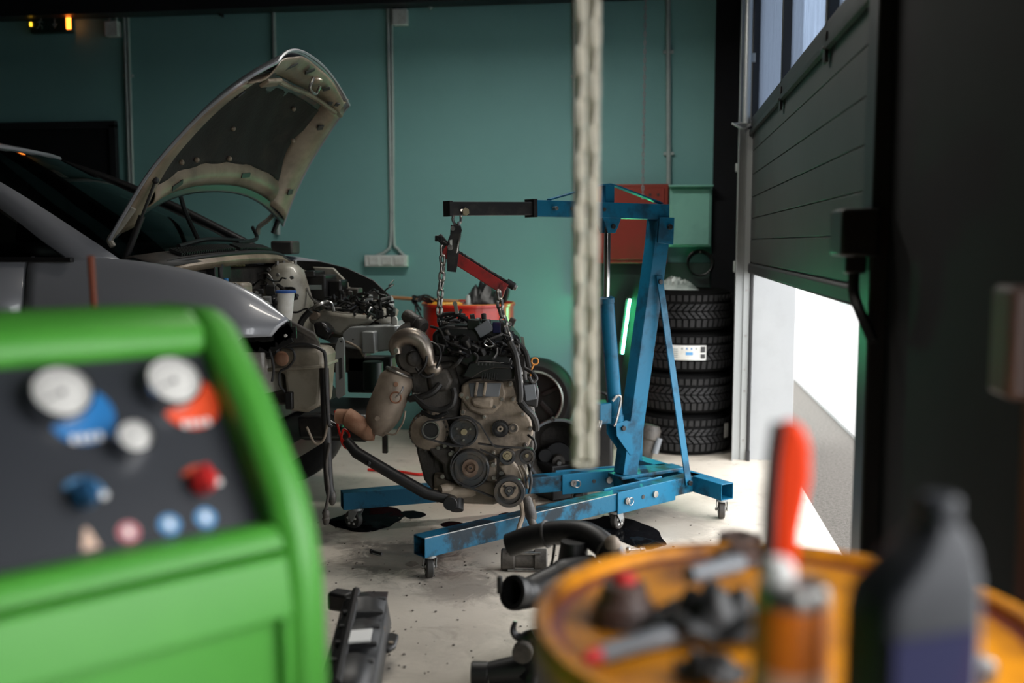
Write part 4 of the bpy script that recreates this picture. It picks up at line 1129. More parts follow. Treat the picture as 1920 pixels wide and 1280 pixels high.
def hoff(u, v, d):
    p = hood(u, v); q = hood(min(u + .01, 1), v) - hood(max(u - .01, -1), v); r = hood(u, min(v + .01, 1)) - hood(u, max(v - .01, 0))
    n_ = q.cross(r).normalized()
    if n_.x < 0: n_ = -n_
    return p + n_ * d                      # + d : towards the engine bay


def patch(name, u0, u1, v0, v1, d, material, parent=None, nu=14, nv=14, thick=.006, fn=None):
    rows = []
    for i in range(nv + 1):
        v = v0 + (v1 - v0) * i / nv; a = u0(v) if callable(u0) else u0; b_ = u1(v) if callable(u1) else u1
        rows.append([hoff(a + (b_ - a) * j / nu, v, d if not fn else fn(a + (b_ - a) * j / nu, v)) for j in range(nu + 1)])
    return MB().grid(rows).build(name, material, parent or car, solid=thick, off=0, smooth=60)


bon = patch('bonnet', -1, 1, 0, 1, 0, 'silver', nu=28, nv=28, thick=.008)
rim = [hood(-1, v / 20) for v in range(21)] + [hood(u / 10 - 1, 1) for u in range(1, 20)] + [hood(1, 1 - v / 20) for v in range(21)]
MB().tube(rim, .007, 6).build('bonnet_edge', 'silver', bon)
bump_ = lambda c0, c1, base, hgt: (lambda x: base + hgt * max(0, 1 - ((x - (c0 + c1) / 2) / ((c1 - c0) / 2)) ** 2))
fL = bump_(-.985, -.72, .006, .03); fR = bump_(.72, .985, .006, .03); fB = bump_(.04, .20, .006, .03)
patch('inner_frame', -.985, -.72, .03, .80, 0, 'hoodin', bon, 10, 18, fn=lambda u, v: fL(u))
patch('inner_frame', .72, .985, .03, .80, 0, 'hoodin', bon, 10, 18, fn=lambda u, v: fR(u))
patch('inner_frame', -.74, .74, .05, .20, 0, 'hoodin', bon, 18, 8, fn=lambda u, v: fB(v))
patch('rear_lip', -.97, .97, -.0, .055, .012, 'hoodteal', bon, 18, 4)
patch('nose_reinforcement', -.97, .97, .79, .985, 0, 'hoodin', bon, 24, 12, fn=lambda u, v: .02 + .022 * math.sin((v - .79) / .195 * math.pi) + .006 * math.sin(u * 9))
patch('frame_strip', -.74, .74, .64, .80, .012, 'hoodteal', bon, 16, 6)  # dark teal strip between felt pad and nose reinforcement
patch('felt_pad', -.74, .74, .185, .70, 0, 'pad', bon, 24, 20, fn=lambda u, v: .016 + .012 * math.cos(u * 5.5) * math.sin((v - .185) * 7) + .004 * math.sin(u * 23 + v * 17))
for u, v in ((-.1, .42), (-.35, .24), (.05, .22), (.68, .45), (-.55, .27), (.45, .62)): MB().ball(hoff(u, v, .03), .012, n=8, k=6).build('pad_clip', 'hoodin', bon)
for u, v in ((-.52, .12), (.28, .12)):
    a, b_, c_ = hoff(u - .05, v, .041), hoff(u + .05, v + .015, .041), hoff(u, v, .044)
    MB().bar(a, b_, .022, .004, up=hoff(u, v, 1) - hoff(u, v, 0)).build('frame_hole', 'inkblk', bon)
for u, v, L_ in ((-.80, .70, .03), (-.45, .93, .07), (-.02, .95, .06), (.5, .93, .06), (.72, .86, .05), (.80, .92, .04), (.82, .62, .03), (-.62, .84, .05), (.86, .18, .03)):
    a, b_ = hoff(u - .02, v - L_ * .45, .047), hoff(u + .03, v + L_ * .45, .047)
    MB().bar(a, b_, .03, .006, up=hoff(u, v, 1) - hoff(u, v, 0)).build('frame_hole', 'inkblk', bon, bevel=.002)
lt = MB().tube(cr([hoff(.15, .93, .05), hoff(.13, .88, .085), hoff(.32, .87, .085), hoff(.34, .92, .06)], 5), .007, 8).build('latch_striker', 'steel', bon)
MB().ball(hoff(.24, .91, .045), .04, (1, 1, .4)).build('latch_plate', 'hoodin', bon)
MB().bar(hoff(-.72, .81, .06), hoff(-.30, .80, .06), .045, .02, up=hoff(-.5, .8, 1) - hoff(-.5, .8, 0)).build('nose_brace', 'hoodin', bon, bevel=.006)
MB().tube(cr([hoff(-.30, .80, .055), hoff(0, .785, .055), (hoff(.4, .80, .055)), hoff(.85, .83, .05)], 5), .012, 8).build('nose_brace', 'hoodin', bon)
for y_, st in ((3.66, ((235, 486), (292, 338))), (2 * CY - 3.66, ((512, 437), (541, 362)))):
    a, b_ = at(*st[0], y_), at(*st[1], y_)
    s_ = MB().tube([a, a.lerp(b_, .55)], .013, 10).build('gas_strut', 'blk', car)
    MB().tube([a.lerp(b_, .5), b_], .006, 8).build('strut_rod', 'blackpaint', s_); MB().ball(b_, .014, n=8, k=6).build('strut_ball', 'blk', s_)
for y_, pp in ((3.63, ((212, 462), (207, 448), (225, 425), (250, 390))), (2 * CY - 3.63, ((483, 440), (486, 425), (505, 410), (535, 375)))):
    MB().tube(cr([at(*q, y_) for q in pp], 5), .013, 8).build('bonnet_hinge', 'bay', car)

# ---- scuttle, wipers, firewall
def row(pts, Ys): return [at(x, y, Y_) for (x, y), Y_ in zip(pts, Ys)]


def cp(x, dz, n_=12, dx=0.0, half=.72):          # a line across the car, bowed forward in the middle
    return [V((x + .10 * (1 - s_ * s_) + dx, CY + s_ * half, 1.235 + dz + .035 * (1 - s_ * s_))) for s_ in [i / n_ * 2 - 1 for i in range(n_ + 1)]]


MB().grid([cp(-2.06, .0), cp(-2.0, .012), cp(-1.93, -.01), cp(-1.90, -.035)]).build('scuttle_panel', 'cowl', car, solid=.008, off=0, smooth=50)
MB().grid([cp(-1.925, -.03, half=.66), cp(-1.90, -.024, half=.66), cp(-1.885, -.04, half=.66), cp(-1.89, -.062, half=.66)]).build('scuttle_lip', 'hoodin', car, solid=.008, off=0, smooth=50)
MB().tube(cp(-1.905, -.014, half=.64), .011, 8).build('scuttle_seal', 'blk', car)
for s0, s1 in ((-.75, -.2), (-.12, .45)):
    for i in range(26):
        s_ = s0 + (s1 - s0) * i / 25
        c_ = V((-1.955 + .10 * (1 - s_ * s_), CY + s_ * .72, 1.235 + .012 + .035 * (1 - s_ * s_)))
        MB().obox(c_, V((.026, 0, -.010)), V((0, .006, 0)), V((.002, 0, .006))).build('grille_slat', 'blk', car)
for (a, b_, c_) in (((-1.97, 3.95, 1.285), (-2.0, 4.3, 1.315), (-2.03, 4.75, 1.31)), ((-1.97, 4.55, 1.30), (-2.02, 4.9, 1.32), (-2.10, 5.05, 1.38))):
    MB().tube(cr([a, b_, c_], 6), .010, 8).build('wiper_arm', 'blk', car)
MB().tube(cr([(-2.0, 4.2, 1.31), (-2.25, 4.6, 1.44), (-2.45, 4.95, 1.55)], 6), .012, 6).build('wiper_blade', 'blk', car)
MB().box((-1.88, CY, .80), (.05, 1.4, .78)).build('firewall', 'castd', car, bevel=.01)
MB().box(V((-1.93, 5.07, 1.275)), (.12, .12, .07)).build('scuttle_end', 'cowl', car, bevel=.01)


# ---- inner wings, towers, rails
def bay(tf, sg):
    MB().grid([[tf(p) for p in r] for r in (
        [(-1.86, 3.66, 1.19), (-1.65, 3.66, 1.13), (-1.45, 3.67, 1.03), (-1.30, 3.70, .95)],
        [(-1.86, 3.74, 1.15), (-1.65, 3.74, 1.09), (-1.45, 3.75, .99), (-1.30, 3.76, .91)],
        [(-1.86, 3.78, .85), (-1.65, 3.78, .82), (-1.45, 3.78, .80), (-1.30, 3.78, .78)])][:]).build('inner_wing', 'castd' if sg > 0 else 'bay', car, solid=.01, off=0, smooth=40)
    MB().bar(tf((-1.9, 3.85, .72)), tf((-1.42, 3.85, .72)), .10, .14).build('chassis_rail', 'castd', car, bevel=.01)


both(bay)
TWc = at(532, 492, 4.60)
tow = MB().lathe((TWc.x, 4.60, .70), (0, .06, 1), [(.17, 0), (.155, .15), (.13, .32), (.105, TWc.z - .80), (.085, TWc.z - .735), (.05, TWc.z - .705), (0, TWc.z - .70)], 28).build('strut_tower', 'bay', car)
MB().lathe((-1.62, 3.80, .72), (0, -.08, 1), [(.16, 0), (.15, .15), (.125, .28), (.105, .34), (.06, .36), (0, .365)], 24).build('strut_tower', 'bay', car)
for q in range(3): MB().cyl(V((TWc.x, 4.62, TWc.z - .002)) + V((.05 * math.cos(q * 2.1), .05 * math.sin(q * 2.1), -.01)), (0, .08, 1), .009, .02, 6).build('tower_nut', 'steel', tow)
# ribbed dust shield, turret ribs
MB().prism([at(x, y, 4.95) for x, y in ((455, 545), (470, 510), (500, 492), (550, 490), (560, 560), (545, 620), (500, 600))], (0, .04, 0)).build('inner_panel', 'bay', car, bevel=.01)
MB().prism([at(x, y, 5.12) for x, y in ((560, 492), (600, 500), (650, 540), (655, 590), (620, 590), (565, 600))], (0, .03, 0)).build('inner_panel', 'bay', car, bevel=.01)


def bx(name, x0, y0, x1, y1, Y_, dp, material, bevel=.008, parent=None, turn=0):
    a, b_ = at(x0, y0, Y_), at(x1, y1, Y_); c_ = (a + b_) / 2 + V((0, dp / 2, 0))
    return MB().box(c_, (abs(b_.x - a.x), dp, abs(a.z - b_.z)), turn).build(name, material, parent or car, bevel=bevel)


def hz(name, pts, r, material='hose', n=8):
    return MB().tube(cr([at(*p) for p in pts], 5), r, n).build(name, material, car)


bx('bulkhead_box', 262, 480, 300, 507, 3.85, .16, 'hoodin', .015)
bx('bulkhead_box', 285, 472, 332, 500, 4.05, .2, 'hoodin', .02)
bx('black_filter_box', 318, 478, 362, 522, 3.95, .18, 'cowl', .015)
bx('black_filter_box', 366, 490, 412, 530, 4.0, .14, 'blk', .012, turn=.15)
bx('relay_box', 372, 500, 404, 524, 3.96, .03, 'blk', .004)
hz('foil_hose', ((408, 505, 4.4), (430, 500, 4.4), (455, 499, 4.45)), .024, 'foil', 14)
rs = bx('coolant_reservoir', 405, 530, 456, 560, 3.82, .11, 'tank', .016)
MB().cyl(at(424, 529, 3.87), Z, .010, .016, 10).build('reservoir_cap', 'tagblue', rs)
hz('reservoir_hose', ((440, 532, 3.8), (455, 545, 3.8), (470, 560, 3.82)), .009)
fn_ = MB().lathe(at(534, 605, 3.95), Z * 1 + X * .06, [(0, 0), (.026, 0), (.032, .05), (.034, .10), (.036, .125), (.036, .128), (.030, .128), (0, .12)], 22).build('washer_filler_neck', 'white', car)
MB().lathe(at(536, 549, 3.95), Z, [(0, 0), (.042, 0), (.044, .004), (.042, .010), (0, .012)], 24).build('filler_cap', 'bluecap', fn_)
b3 = bx('fuse_box', 570, 515, 614, 564, 4.72, .14, 'blk', .008, turn=-.12)
bx('fuse_label', 579, 534, 603, 543, 4.712, .004, 'signink', .001, b3)
bx('fuse_lid', 566, 508, 590, 520, 4.70, .16, 'blkoil', .006, b3)
bx('battery_tray', 614, 525, 640, 566, 4.75, .12, 'blkoil', .01)
bx('sensor_block', 500, 545, 512, 568, 4.45, .05, 'blk', .004)
rng = random.Random(5)
for i in range(30):
    x, y = rng.uniform(480, 512), rng.uniform(530, 575)
    if i > 12: x, y = rng.uniform(640, 735), rng.uniform(545, 600)
    Y_ = 4.3 if i <= 12 else 4.65
    s1 = rng.uniform(.014, .035)
    MB().obox(at(x, y, Y_ + rng.uniform(-.1, .1)), V((s1, s1 * .3, 0)) * .6, V((-.2 * s1, s1, .1 * s1)) * .6, V((0, -.1 * s1, s1)) * .6).build('bay_connector', rng.choice(['blk', 'blkoil', 'castd', 'castd', 'galv']), car, bevel=.003)
for i in range(44):
    if i < 12: x, y, Y_ = rng.uniform(475, 560), rng.uniform(520, 600), 4.4
    elif i < 30: x, y, Y_ = rng.uniform(560, 720), rng.uniform(560, 610), 4.6
    else: x, y, Y_ = rng.uniform(630, 735), rng.uniform(540, 590), 4.7
    pts = [(x, y, Y_)]
    for j in range(4):
        x += rng.uniform(-14, 26); y += rng.uniform(-13, 14); Y_ += rng.uniform(-.08, .06); pts.append((min(x, 738), min(max(y, 520), 632), Y_))
    hz('loom_wire', pts, rng.uniform(.003, .009), rng.choice(['blk', 'blkoil', 'hose', 'blk']), 6)
hz('coolant_pipe', ((562, 628, 4.3), (566, 600, 4.3), (582, 580, 4.3), (600, 570, 4.3), (612, 566, 4.35), (622, 570, 4.35), (626, 584, 4.35)), .008, 'steel')
hz('rubber_pipe', ((563, 640, 4.3), (562, 615, 4.3), (568, 598, 4.3), (582, 582, 4.3)), .015, 'blk')
for yy in (622, 627, 632): MB().torus(at(563, yy, 4.3), Z, .016, .004, 14, 6).build('crimp_ring', 'steel', car)
MB().prism([at(x, y, 4.5) for x, y in ((575, 595), (600, 582), (640, 588), (690, 592), (700, 604), (660, 612), (640, 630), (615, 622), (580, 606))], (0, .10, 0)).build('gearbox_mount', 'bay', car, bevel=.015)
MB().cyl(at(592, 590, 4.48), (0, -1, 0), .024, .03, 16).build('mount_bush', 'cat', car)
MB().prism([at(x, y, 4.4) for x, y in ((585, 605), (605, 603), (622, 622), (610, 640), (590, 630))], (0, .08, 0)).build('mount_arm', 'blkoil', car, bevel=.015)
# bumper beam, tank, brackets at the nose
bm_ = MB().prism([at(x, y, 4.46) for x, y in ((640, 625), (655, 612), (742, 610), (744, 640), (744, 656), (700, 660), (646, 652))], (.10, .16, 0)).build('bumper_beam', 'galv', car, bevel=.008)
MB().obox((-1.29, 4.80, .845), V((.03, 0, 0)), V((0, .40, 0)), V((0, 0, .05))).build('front_cross_member', 'galv', car, bevel=.006)
MB().cyl(at(685, 640, 4.45), (0, -1, 0), .014, .004, 16).build('beam_hole', 'inkblk', bm_)
for x, y in ((662, 636), (672, 650), (698, 633), (698, 648)): MB().cyl(at(x, y, 4.45), (0, -1, 0), .004, .004, 8).build('beam_hole', 'inkblk', bm_)
hz('white_loom', ((648, 640, 4.42), (662, 646, 4.42), (676, 656, 4.42), (682, 668, 4.42)), .006, 'cast')
pl = MB().prism([at(x, y, 4.12) for x, y in ((628, 650), (634, 634), (642, 632), (646, 640), (647, 740), (634, 748), (629, 742))], (.0, .012, 0)).build('bracket_plate', 'galv', car, bevel=.003)
MB().prism([at(x, y, 4.115) for x, y in ((635, 672), (641, 670), (642, 708), (636, 712))], (.0, .004, 0)).build('bracket_slot', 'inkblk', pl, bevel=.002)
MB().cyl(at(640, 640, 4.115), (0, -1, 0), .005, .003, 8).build('bracket_hole', 'inkblk', pl)
MB().prism([at(x, y, 4.5) for x, y in ((734, 596), (741, 592), (745, 600), (745, 628), (735, 628))], (0, .02, 0)).build('beam_end_plate', 'white', bm_, bevel=.003)
tk = MB().prism([at(x, y, 3.72) for x, y in ((498, 668), (505, 655), (560, 652), (598, 655), (606, 668), (604, 690), (598, 760), (575, 774), (540, 770), (532, 700), (500, 695))], (.0, .17, 0)).build('washer_tank', 'tank', car, bevel=.014)
MB().prism([at(x, y, 3.705) for x, y in ((500, 690), (604, 684), (604, 690), (500, 697))], (.0, .2, 0)).build('tank_seam', 'tank', tk, bevel=.003)
MB().ball(at(528, 672, 3.70), .03, (1, .5, 1)).build('tank_pump', 'rust', tk)
hz('tank_wire', ((530, 650, 3.68), (548, 655, 3.68), (552, 672, 3.68), (540, 688, 3.68), (525, 697, 3.68), (524, 720, 3.68), (534, 735, 3.68)), .005)
hz('tank_wire', ((500, 640, 3.66), (508, 665, 3.66), (513, 690, 3.66), (510, 715, 3.66)), .005)
hz('tank_wire', ((540, 648, 3.68), (575, 646, 3.68), (602, 655, 3.68), (610, 670, 3.68), (612, 730, 3.66), (616, 790, 3.66), (622, 800, 3.66)), .007)
bx('tank_connector', 534, 735, 548, 768, 3.70, .03, 'blk', .004)
# headlight carrier under the wing tip: black lattice
for (a, b_) in (((445, 640), (505, 641)), ((445, 650), (506, 651)), ((505, 641), (534, 612)), ((506, 652), (546, 632)), ((534, 612), (546, 612)), ((546, 612), (547, 634)), ((448, 640), (468, 651)), ((468, 640), (488, 651)), ((488, 640), (508, 651)), ((468, 651), (470, 640)), ((488, 651), (490, 640)), ((508, 650), (508, 640)), ((520, 628), (530, 640)), ((515, 634), (546, 614)), ((530, 618), (542, 634))):
    MB().bar(at(*a, 3.60), at(*b_, 3.60), .04, .008, up=(0, 1, 0)).build('carrier_rib', 'blk', car, bevel=.001)
MB().cyl(at(536, 629, 3.575), (0, -1, 0), .006, .006, 8).build('carrier_bolt', 'white', car)
MB().bar(at(450, 662, 3.8), at(540, 655, 3.8), .2, .05).build('lower_carrier', 'blk', car, bevel=.01)
# far headlight stub
MB().ball(at(731, 564, 5.03), .022, (1, 1, 1.3)).build('wing_end_bracket', 'galv', car)
hz('wing_loom', ((690, 590, 4.6), (715, 570, 4.7), (735, 585, 4.7), (738, 612, 4.6)), .012, 'blk')
hz('wing_loom', ((650, 575, 4.6), (690, 566, 4.7), (718, 572, 4.7)), .010, 'blk')
MB().tube([at(*p, 4.55) for p in ((670, 606), (675, 592), (683, 588), (686, 592), (678, 606), (670, 606))], .004, 6).build('orange_clip', 'rust', car)
# lower dark units behind the beam
bx('radiator_fan_box', 650, 668, 735, 738, 4.8, .10, 'blk', .01)
MB().cyl(at(700, 730, 4.72), Z, .05, .14, 20).build('dark_canister', 'signface', car)
bx('subframe', 560, 775, 690, 830, 4.2, .5, 'blk', .02)
MB().prism([at(x, y, 4.0) for x, y in ((556, 780), (600, 778), (640, 800), (636, 822), (560, 822))], (0, .10, 0)).build('suspension_arm', 'blkoil', car, bevel=.012)
# loom hanging from the nose to the floor
MB().tube(cr([at(*p) for p in ((608, 690, 3.72), (610, 760, 3.7), (613, 830, 3.7), (616, 900, 3.7), (622, 935, 3.7))], 6), .018, 10).build('hanging_strap', 'hose', car)
MB().ball(at(623, 932, 3.70), .024, (.7, .7, 1.4)).build('strap_end', 'castd', car)
hz('hanging_wire', ((575, 800, 3.66), (590, 830, 3.66), (606, 825, 3.66), (613, 800, 3.66), (616, 775, 3.66)), .005, 'cast')
hz('hanging_wire', ((618, 830, 3.68), (612, 870, 3.68), (616, 920, 3.68), (610, 960, 3.68), (612, 978, 3.68)), .006, 'castd')
MB().lathe(at(611, 955, 3.68), -Z, [(0, 0), (.010, 0), (.016, .012), (.012, .03), (.016, .036), (.010, .06), (0, .062)], 10).build('wire_plug', 'castd', car)
MB().tube(cr([at(*p) for p in ((628, 770, 4.0), (634, 800, 3.98), (640, 820, 3.96), (650, 832, 3.95), (655, 815, 3.97), (645, 805, 3.98), (640, 825, 3.95), (650, 840, 3.95), (658, 822, 3.96))], 5), .005, 6).build('red_coiled_wire', 'redwire', car)
bx('cat_hanger', 716, 815, 726, 850, 4.2, .02, 'castd', .003)

MB().prism([at(x, y, 5.00) for x, y in ((545, 488), (600, 490), (650, 502), (700, 525), (733, 556), (733, 572), (690, 572), (640, 560), (600, 545), (550, 520))], (0, .012, 0)).build('wing_shade_sheet', 'blk', car, bevel=.003)  # black sheet standing for the unlit inside of the far wing
bx('abs_unit', 648, 540, 672, 566, 4.78, .08, 'castd', .006)
bx('bay_bracket', 468, 545, 482, 600, 4.3, .03, 'castd', .004)
bx('bay_bracket', 505, 575, 530, 600, 4.35, .05, 'blk', .006)
bx('recess_shade_block', 470, 570, 560, 640, 4.55, .2, 'blk', .02)  # solid black block standing for the shade in a recess
MB().prism([at(x, y, 4.88) for x, y in ((585, 500), (625, 502), (652, 530), (655, 580), (640, 582), (600, 520))], (0, .02, 0)).build('wing_brace', 'bay', car, bevel=.006)
hz('brake_pipe', ((470, 520, 4.5), (500, 512, 4.5), (515, 540, 4.5), (512, 580, 4.5)), .004, 'steel')
hz('brake_pipe', ((575, 540, 4.6), (585, 560, 4.55), (610, 575, 4.5), (640, 578, 4.5)), .005, 'steel')
for x, y in ((505, 505), (522, 515), (548, 520), (512, 545), (540, 540)): MB().cyl(at(x, y, 4.49), (0, -1, 0), .009, .012, 8).build('tower_bolt', 'steel', tow)
# ================================================================== tyres stacked in the corner
def make_tyre(name, label, loc, Rr, Wd, group=None):
    t = thing(name, label, 'tyre', loc, group); o_ = V(loc); w2 = Wd
    MB().lathe(o_, Z, [(Rr * .60, .02), (Rr * .62, .008), (Rr * .80, .0), (Rr * .93, .016), (Rr * .965, .035), (Rr * .972, .06), (Rr * .972, w2 - .06), (Rr * .965, w2 - .035), (Rr * .93, w2 - .016), (Rr * .80, w2), (Rr * .62, w2 - .008), (Rr * .60, w2 - .02), (Rr * .60, .02)], 64).build('carcass', 'groove_shade', t, smooth=30)
    g = MB(); n = 46
    for i in range(n):
        a = 2 * math.pi * i / n
        def P(da, z_, r_): 
            q = a + da; return o_ + V((math.cos(q) * r_, math.sin(q) * r_, z_))
        st = 2 * math.pi / n
        # shoulder blocks and chevron blocks
        for (d0, d1, z0, z1) in ((.05, .70, .030, .075), (.05, .70, w2 - .075, w2 - .030)):
            g.add([P(st * d0, z0, Rr * .93), P(st * d1, z0, Rr * .93), P(st * d1, z1, Rr * .965), P(st * d0, z1, Rr * .965),
                   P(st * d0, z0, Rr * .965), P(st * d1, z0, Rr * .965), P(st * d1, z1, Rr), P(st * d0, z1, Rr)],
                  [(0, 3, 2, 1), (4, 5, 6, 7), (0, 1, 5, 4), (1, 2, 6, 5), (2, 3, 7, 6), (3, 0, 4, 7)])
        for sg_ in (0, 1):
            zc = w2 / 2; za, zb = (zc + .004, w2 - .083) if sg_ else (zc - .004, .083)
            for f0, f1 in ((0, .46), (.54, 1)):
                z0, z1 = za + (zb - za) * f0, za + (zb - za) * f1
                s0, s1 = .9 * f0, .9 * f1
                g.add([P(st * (s0 + .0), z0, Rr * .96), P(st * (s0 + .66), z0, Rr * .96), P(st * (s1 + .66), z1, Rr * .96), P(st * s1, z1, Rr * .96),
                       P(st * (s0 + .0), z0, Rr), P(st * (s0 + .66), z0, Rr), P(st * (s1 + .66), z1, Rr), P(st * s1, z1, Rr)],
                      [(0, 3, 2, 1), (4, 5, 6, 7), (0, 1, 5, 4), (1, 2, 6, 5), (2, 3, 7, 6), (3, 0, 4, 7)])
    o = g.build('tread', 'tread', t, smooth=0); o['kind'] = 'stuff'
    return t


TR, TW = .292, .252
tc_ = V((.205, 6.36, 0))
tyre_labels = ['black tyre at the bottom of the stack', 'black tyre second from the floor in the stack', 'black tyre with white paper label, third from the floor', 'black tyre on top of the stack']
tyres = []
t0 = make_tyre('tyre', tyre_labels[0], tuple(tc_), TR, TW); tyres.append(t0)
for i in range(1, 4):
    t = copy_tree(t0); t.location = tc_ + V((random.uniform(-.008, .008), random.uniform(-.008, .008), i * .254)); t.rotation_euler.z = i * .73
    t['label'] = tyre_labels[i]; tyres.append(t)


def tyre_sticker(idx, a0, a1, z0, z1, name, marks=True):
    """paper label bent round the tread of one tyre"""
    t = tyres[idx]; base = t.location; r = TR + .002
    inv = M.Rotation(-t.rotation_euler.z, 3, 'Z')
    def P(a, z_, rr=0): return inv @ V((math.cos(a) * (r + rr), math.sin(a) * (r + rr), z_))
    def sheet(nm, aa, ab, za, zb, rr, mtl, par):
        rows = [[P(aa + (ab - aa) * j / 8, z_, rr) for j in range(9)] for z_ in (za, zb)]
        vs = [p for q in rows for p in q]; me = bpy.data.meshes.new(nm)
        me.from_pydata([tuple(p) for p in vs], [], [(j, j + 1, 9 + j + 1, 9 + j) for j in range(8)]); me.materials.append(MT[mtl])
        o = bpy.data.objects.new(nm, me); COL.objects.link(o); o.parent = par; return o
    s_ = sheet(name, a0, a1, z0, z1, 0, 'white', t)
    if marks:
        W_ = a1 - a0; H_ = z1 - z0
        sheet('print_block', a1 - .17 * W_, a1 - .03 * W_, z0 + .12 * H_, z0 + .42 * H_, .001, 'inkblk', s_)
        sheet('print_block', a1 - .17 * W_, a1 - .03 * W_, z0 + .52 * H_, z0 + .92 * H_, .001, 'inkblk', s_)
        sheet('print_block', a0 + .42 * W_, a0 + .62 * W_, z0 + .35 * H_, z0 + .55 * H_, .001, 'skyblue', s_)
        for q in range(4): sheet('print_mark', a0 + (.3 + .13 * q) * W_, a0 + (.34 + .13 * q) * W_, z0 + .72 * H_, z0 + .84 * H_, .001, 'tagblue' if q in (1, 2) else 'signink', s_)
        for q in range(5): sheet('print_line', a0 + .05 * W_, a0 + .2 * W_, z0 + (.15 + .14 * q) * H_, z0 + (.2 + .14 * q) * H_, .001, 'signink', s_)
    return s_


tyre_sticker(2, math.radians(250), math.radians(292), .085, .175, 'paper_label')
tyre_sticker(0, math.radians(325), math.radians(337), .10, .19, 'paper_label', False)
tyre_sticker(1, math.radians(199), math.radians(206), .08, .18, 'paper_label', False)
g = MB(); rng = random.Random(3); rows = []
for i in range(15):
    r_ = []
    for j in range(19):
        u, v = i / 14, j / 18; hgt = math.sin(math.pi * u) * math.sin(math.pi * v)
        r_.append(V((-.02 + .30 * v, 6.18 + .26 * u, 1.010 + .075 * hgt * rng.uniform(.5, 1.25))))
    rows.append(r_)
o = g.grid(rows).build('plastic_film', 'bagplastic', solid=.003, off=0, smooth=25); tag(o, 'crumpled clear plastic film lying on the topmost tyre', 'plastic film')

# ------------------------------------------------------------------ wheel leaning on the back wall
wl = thing('spare_wheel', 'loose black wheel leaning against the teal wall behind the engine', 'wheel', (-.765, 6.54, 0))
wc = V((-.765, 6.545, .268)); wa = V((.0, -1, .03)).normalized(); WS = .268 / .288
MB().lathe(wc, wa, [(r * WS, t_) for r, t_ in [(.19, -.09), (.24, -.10), (.275, -.08), (.288, -.05), (.288, .05), (.275, .08), (.24, .10), (.205, .09), (.19, .09), (.19, -.09)]], 56).build('tyre', 'rubber', wl)
MB().lathe(wc, wa, [(r * WS, t_) for r, t_ in [(.193, -.085), (.193, .082), (.205, .092), (.205, .086), (.185, .075), (.18, .0), (.17, -.03), (0, -.03), (0, -.04), (.19, -.085)]], 48).build('rim', 'rimsteel', wl)
MB().torus(wc + wa * .088, wa, .199 * WS, .007, 48, 8).build('rim_lip', 'rimlip', wl)
for i in range(5):
    a = 2 * math.pi * i / 5 + .3; x_ = wa.orthogonal().normalized(); y_ = wa.cross(x_)
    d_ = x_ * math.cos(a) + y_ * math.sin(a)
    MB().bar(wc + wa * -.02 + d_ * .04, wc + wa * -.012 + d_ * .165, .035, .015, up=wa).build('spoke', 'blk', wl, bevel=.006)

# ------------------------------------------------------------------ red drum with tools at the back wall
before_drum = set(COL.objects)
dr = thing('red_drum', 'bright red steel drum standing at the teal back wall', 'drum', (-1.21, 6.36, 0))
R_ = .285
MB().lathe((-1.21, 6.36, 0), Z, [(0, .015), (R_ - .01, .015), (R_ - .01, 0), (R_, 0), (R_, .30), (R_ + .008, .31), (R_ + .008, .325), (R_, .335), (R_, .60), (R_ + .008, .61), (R_ + .008, .625), (R_, .635), (R_, .905), (R_ + .01, .91), (R_ + .01, .925), (R_ - .004, .928), (R_ - .006, .90), (0, .90)], 56).build('body', 'redb', dr)
MB().torus((-1.21, 6.36, .922), Z, R_ + .003, .007, 56, 8).build('rim', 'orangep', dr)
DZ = .90
o = MB().tube([V((-1.55, 6.36, .945)), V((-1.80, 6.40, .955)), V((-1.26, 6.30, .935))][1:], .012, 10).build('wooden_handle', 'wood'); tag(o, 'long light wooden tool handle sticking out over the red drum', 'tool handle')
g = MB(); rng = random.Random(9); rows = []
for i in range(13):
    r_ = []
    for j in range(17):
        u, v = i / 12, j / 16; hh = math.sin(math.pi * u) * math.sin(math.pi * v) ** .8
        r_.append(V((-1.23 + .235 * v, 6.24 + .2 * u, DZ + .008 + (.14 + .03 * v) * hh * rng.uniform(.65, 1.2))))
    rows.append(r_)
o = g.grid(rows).build('dark_rag', 'cloth', solid=.004, off=0, smooth=30); tag(o, 'dark crumpled rag heaped on the red drum', 'rag')
g = MB().tube(cr([(-1.01, 6.26, .93), (-.965, 6.24, .955), (-.945, 6.23, 1.0), (-.95, 6.23, 1.03)], 4), [.02, .02, .02, .019, .019, .019, .018, .018, .017, .016, .014, .012, .01], 10).build('black_hook_tool', 'blk'); tag(g, 'black curved tool handle at the edge of the red drum', 'tool')
o = MB().lathe((-1.17, 6.13, DZ), Z, [(0, 0), (.014, 0), (.016, .01), (.016, .06), (.012, .075), (.009, .085), (0, .087)], 14).build('small_bottle', 'bagplastic'); tag(o, 'tiny pale green bottle standing on the red drum', 'bottle')
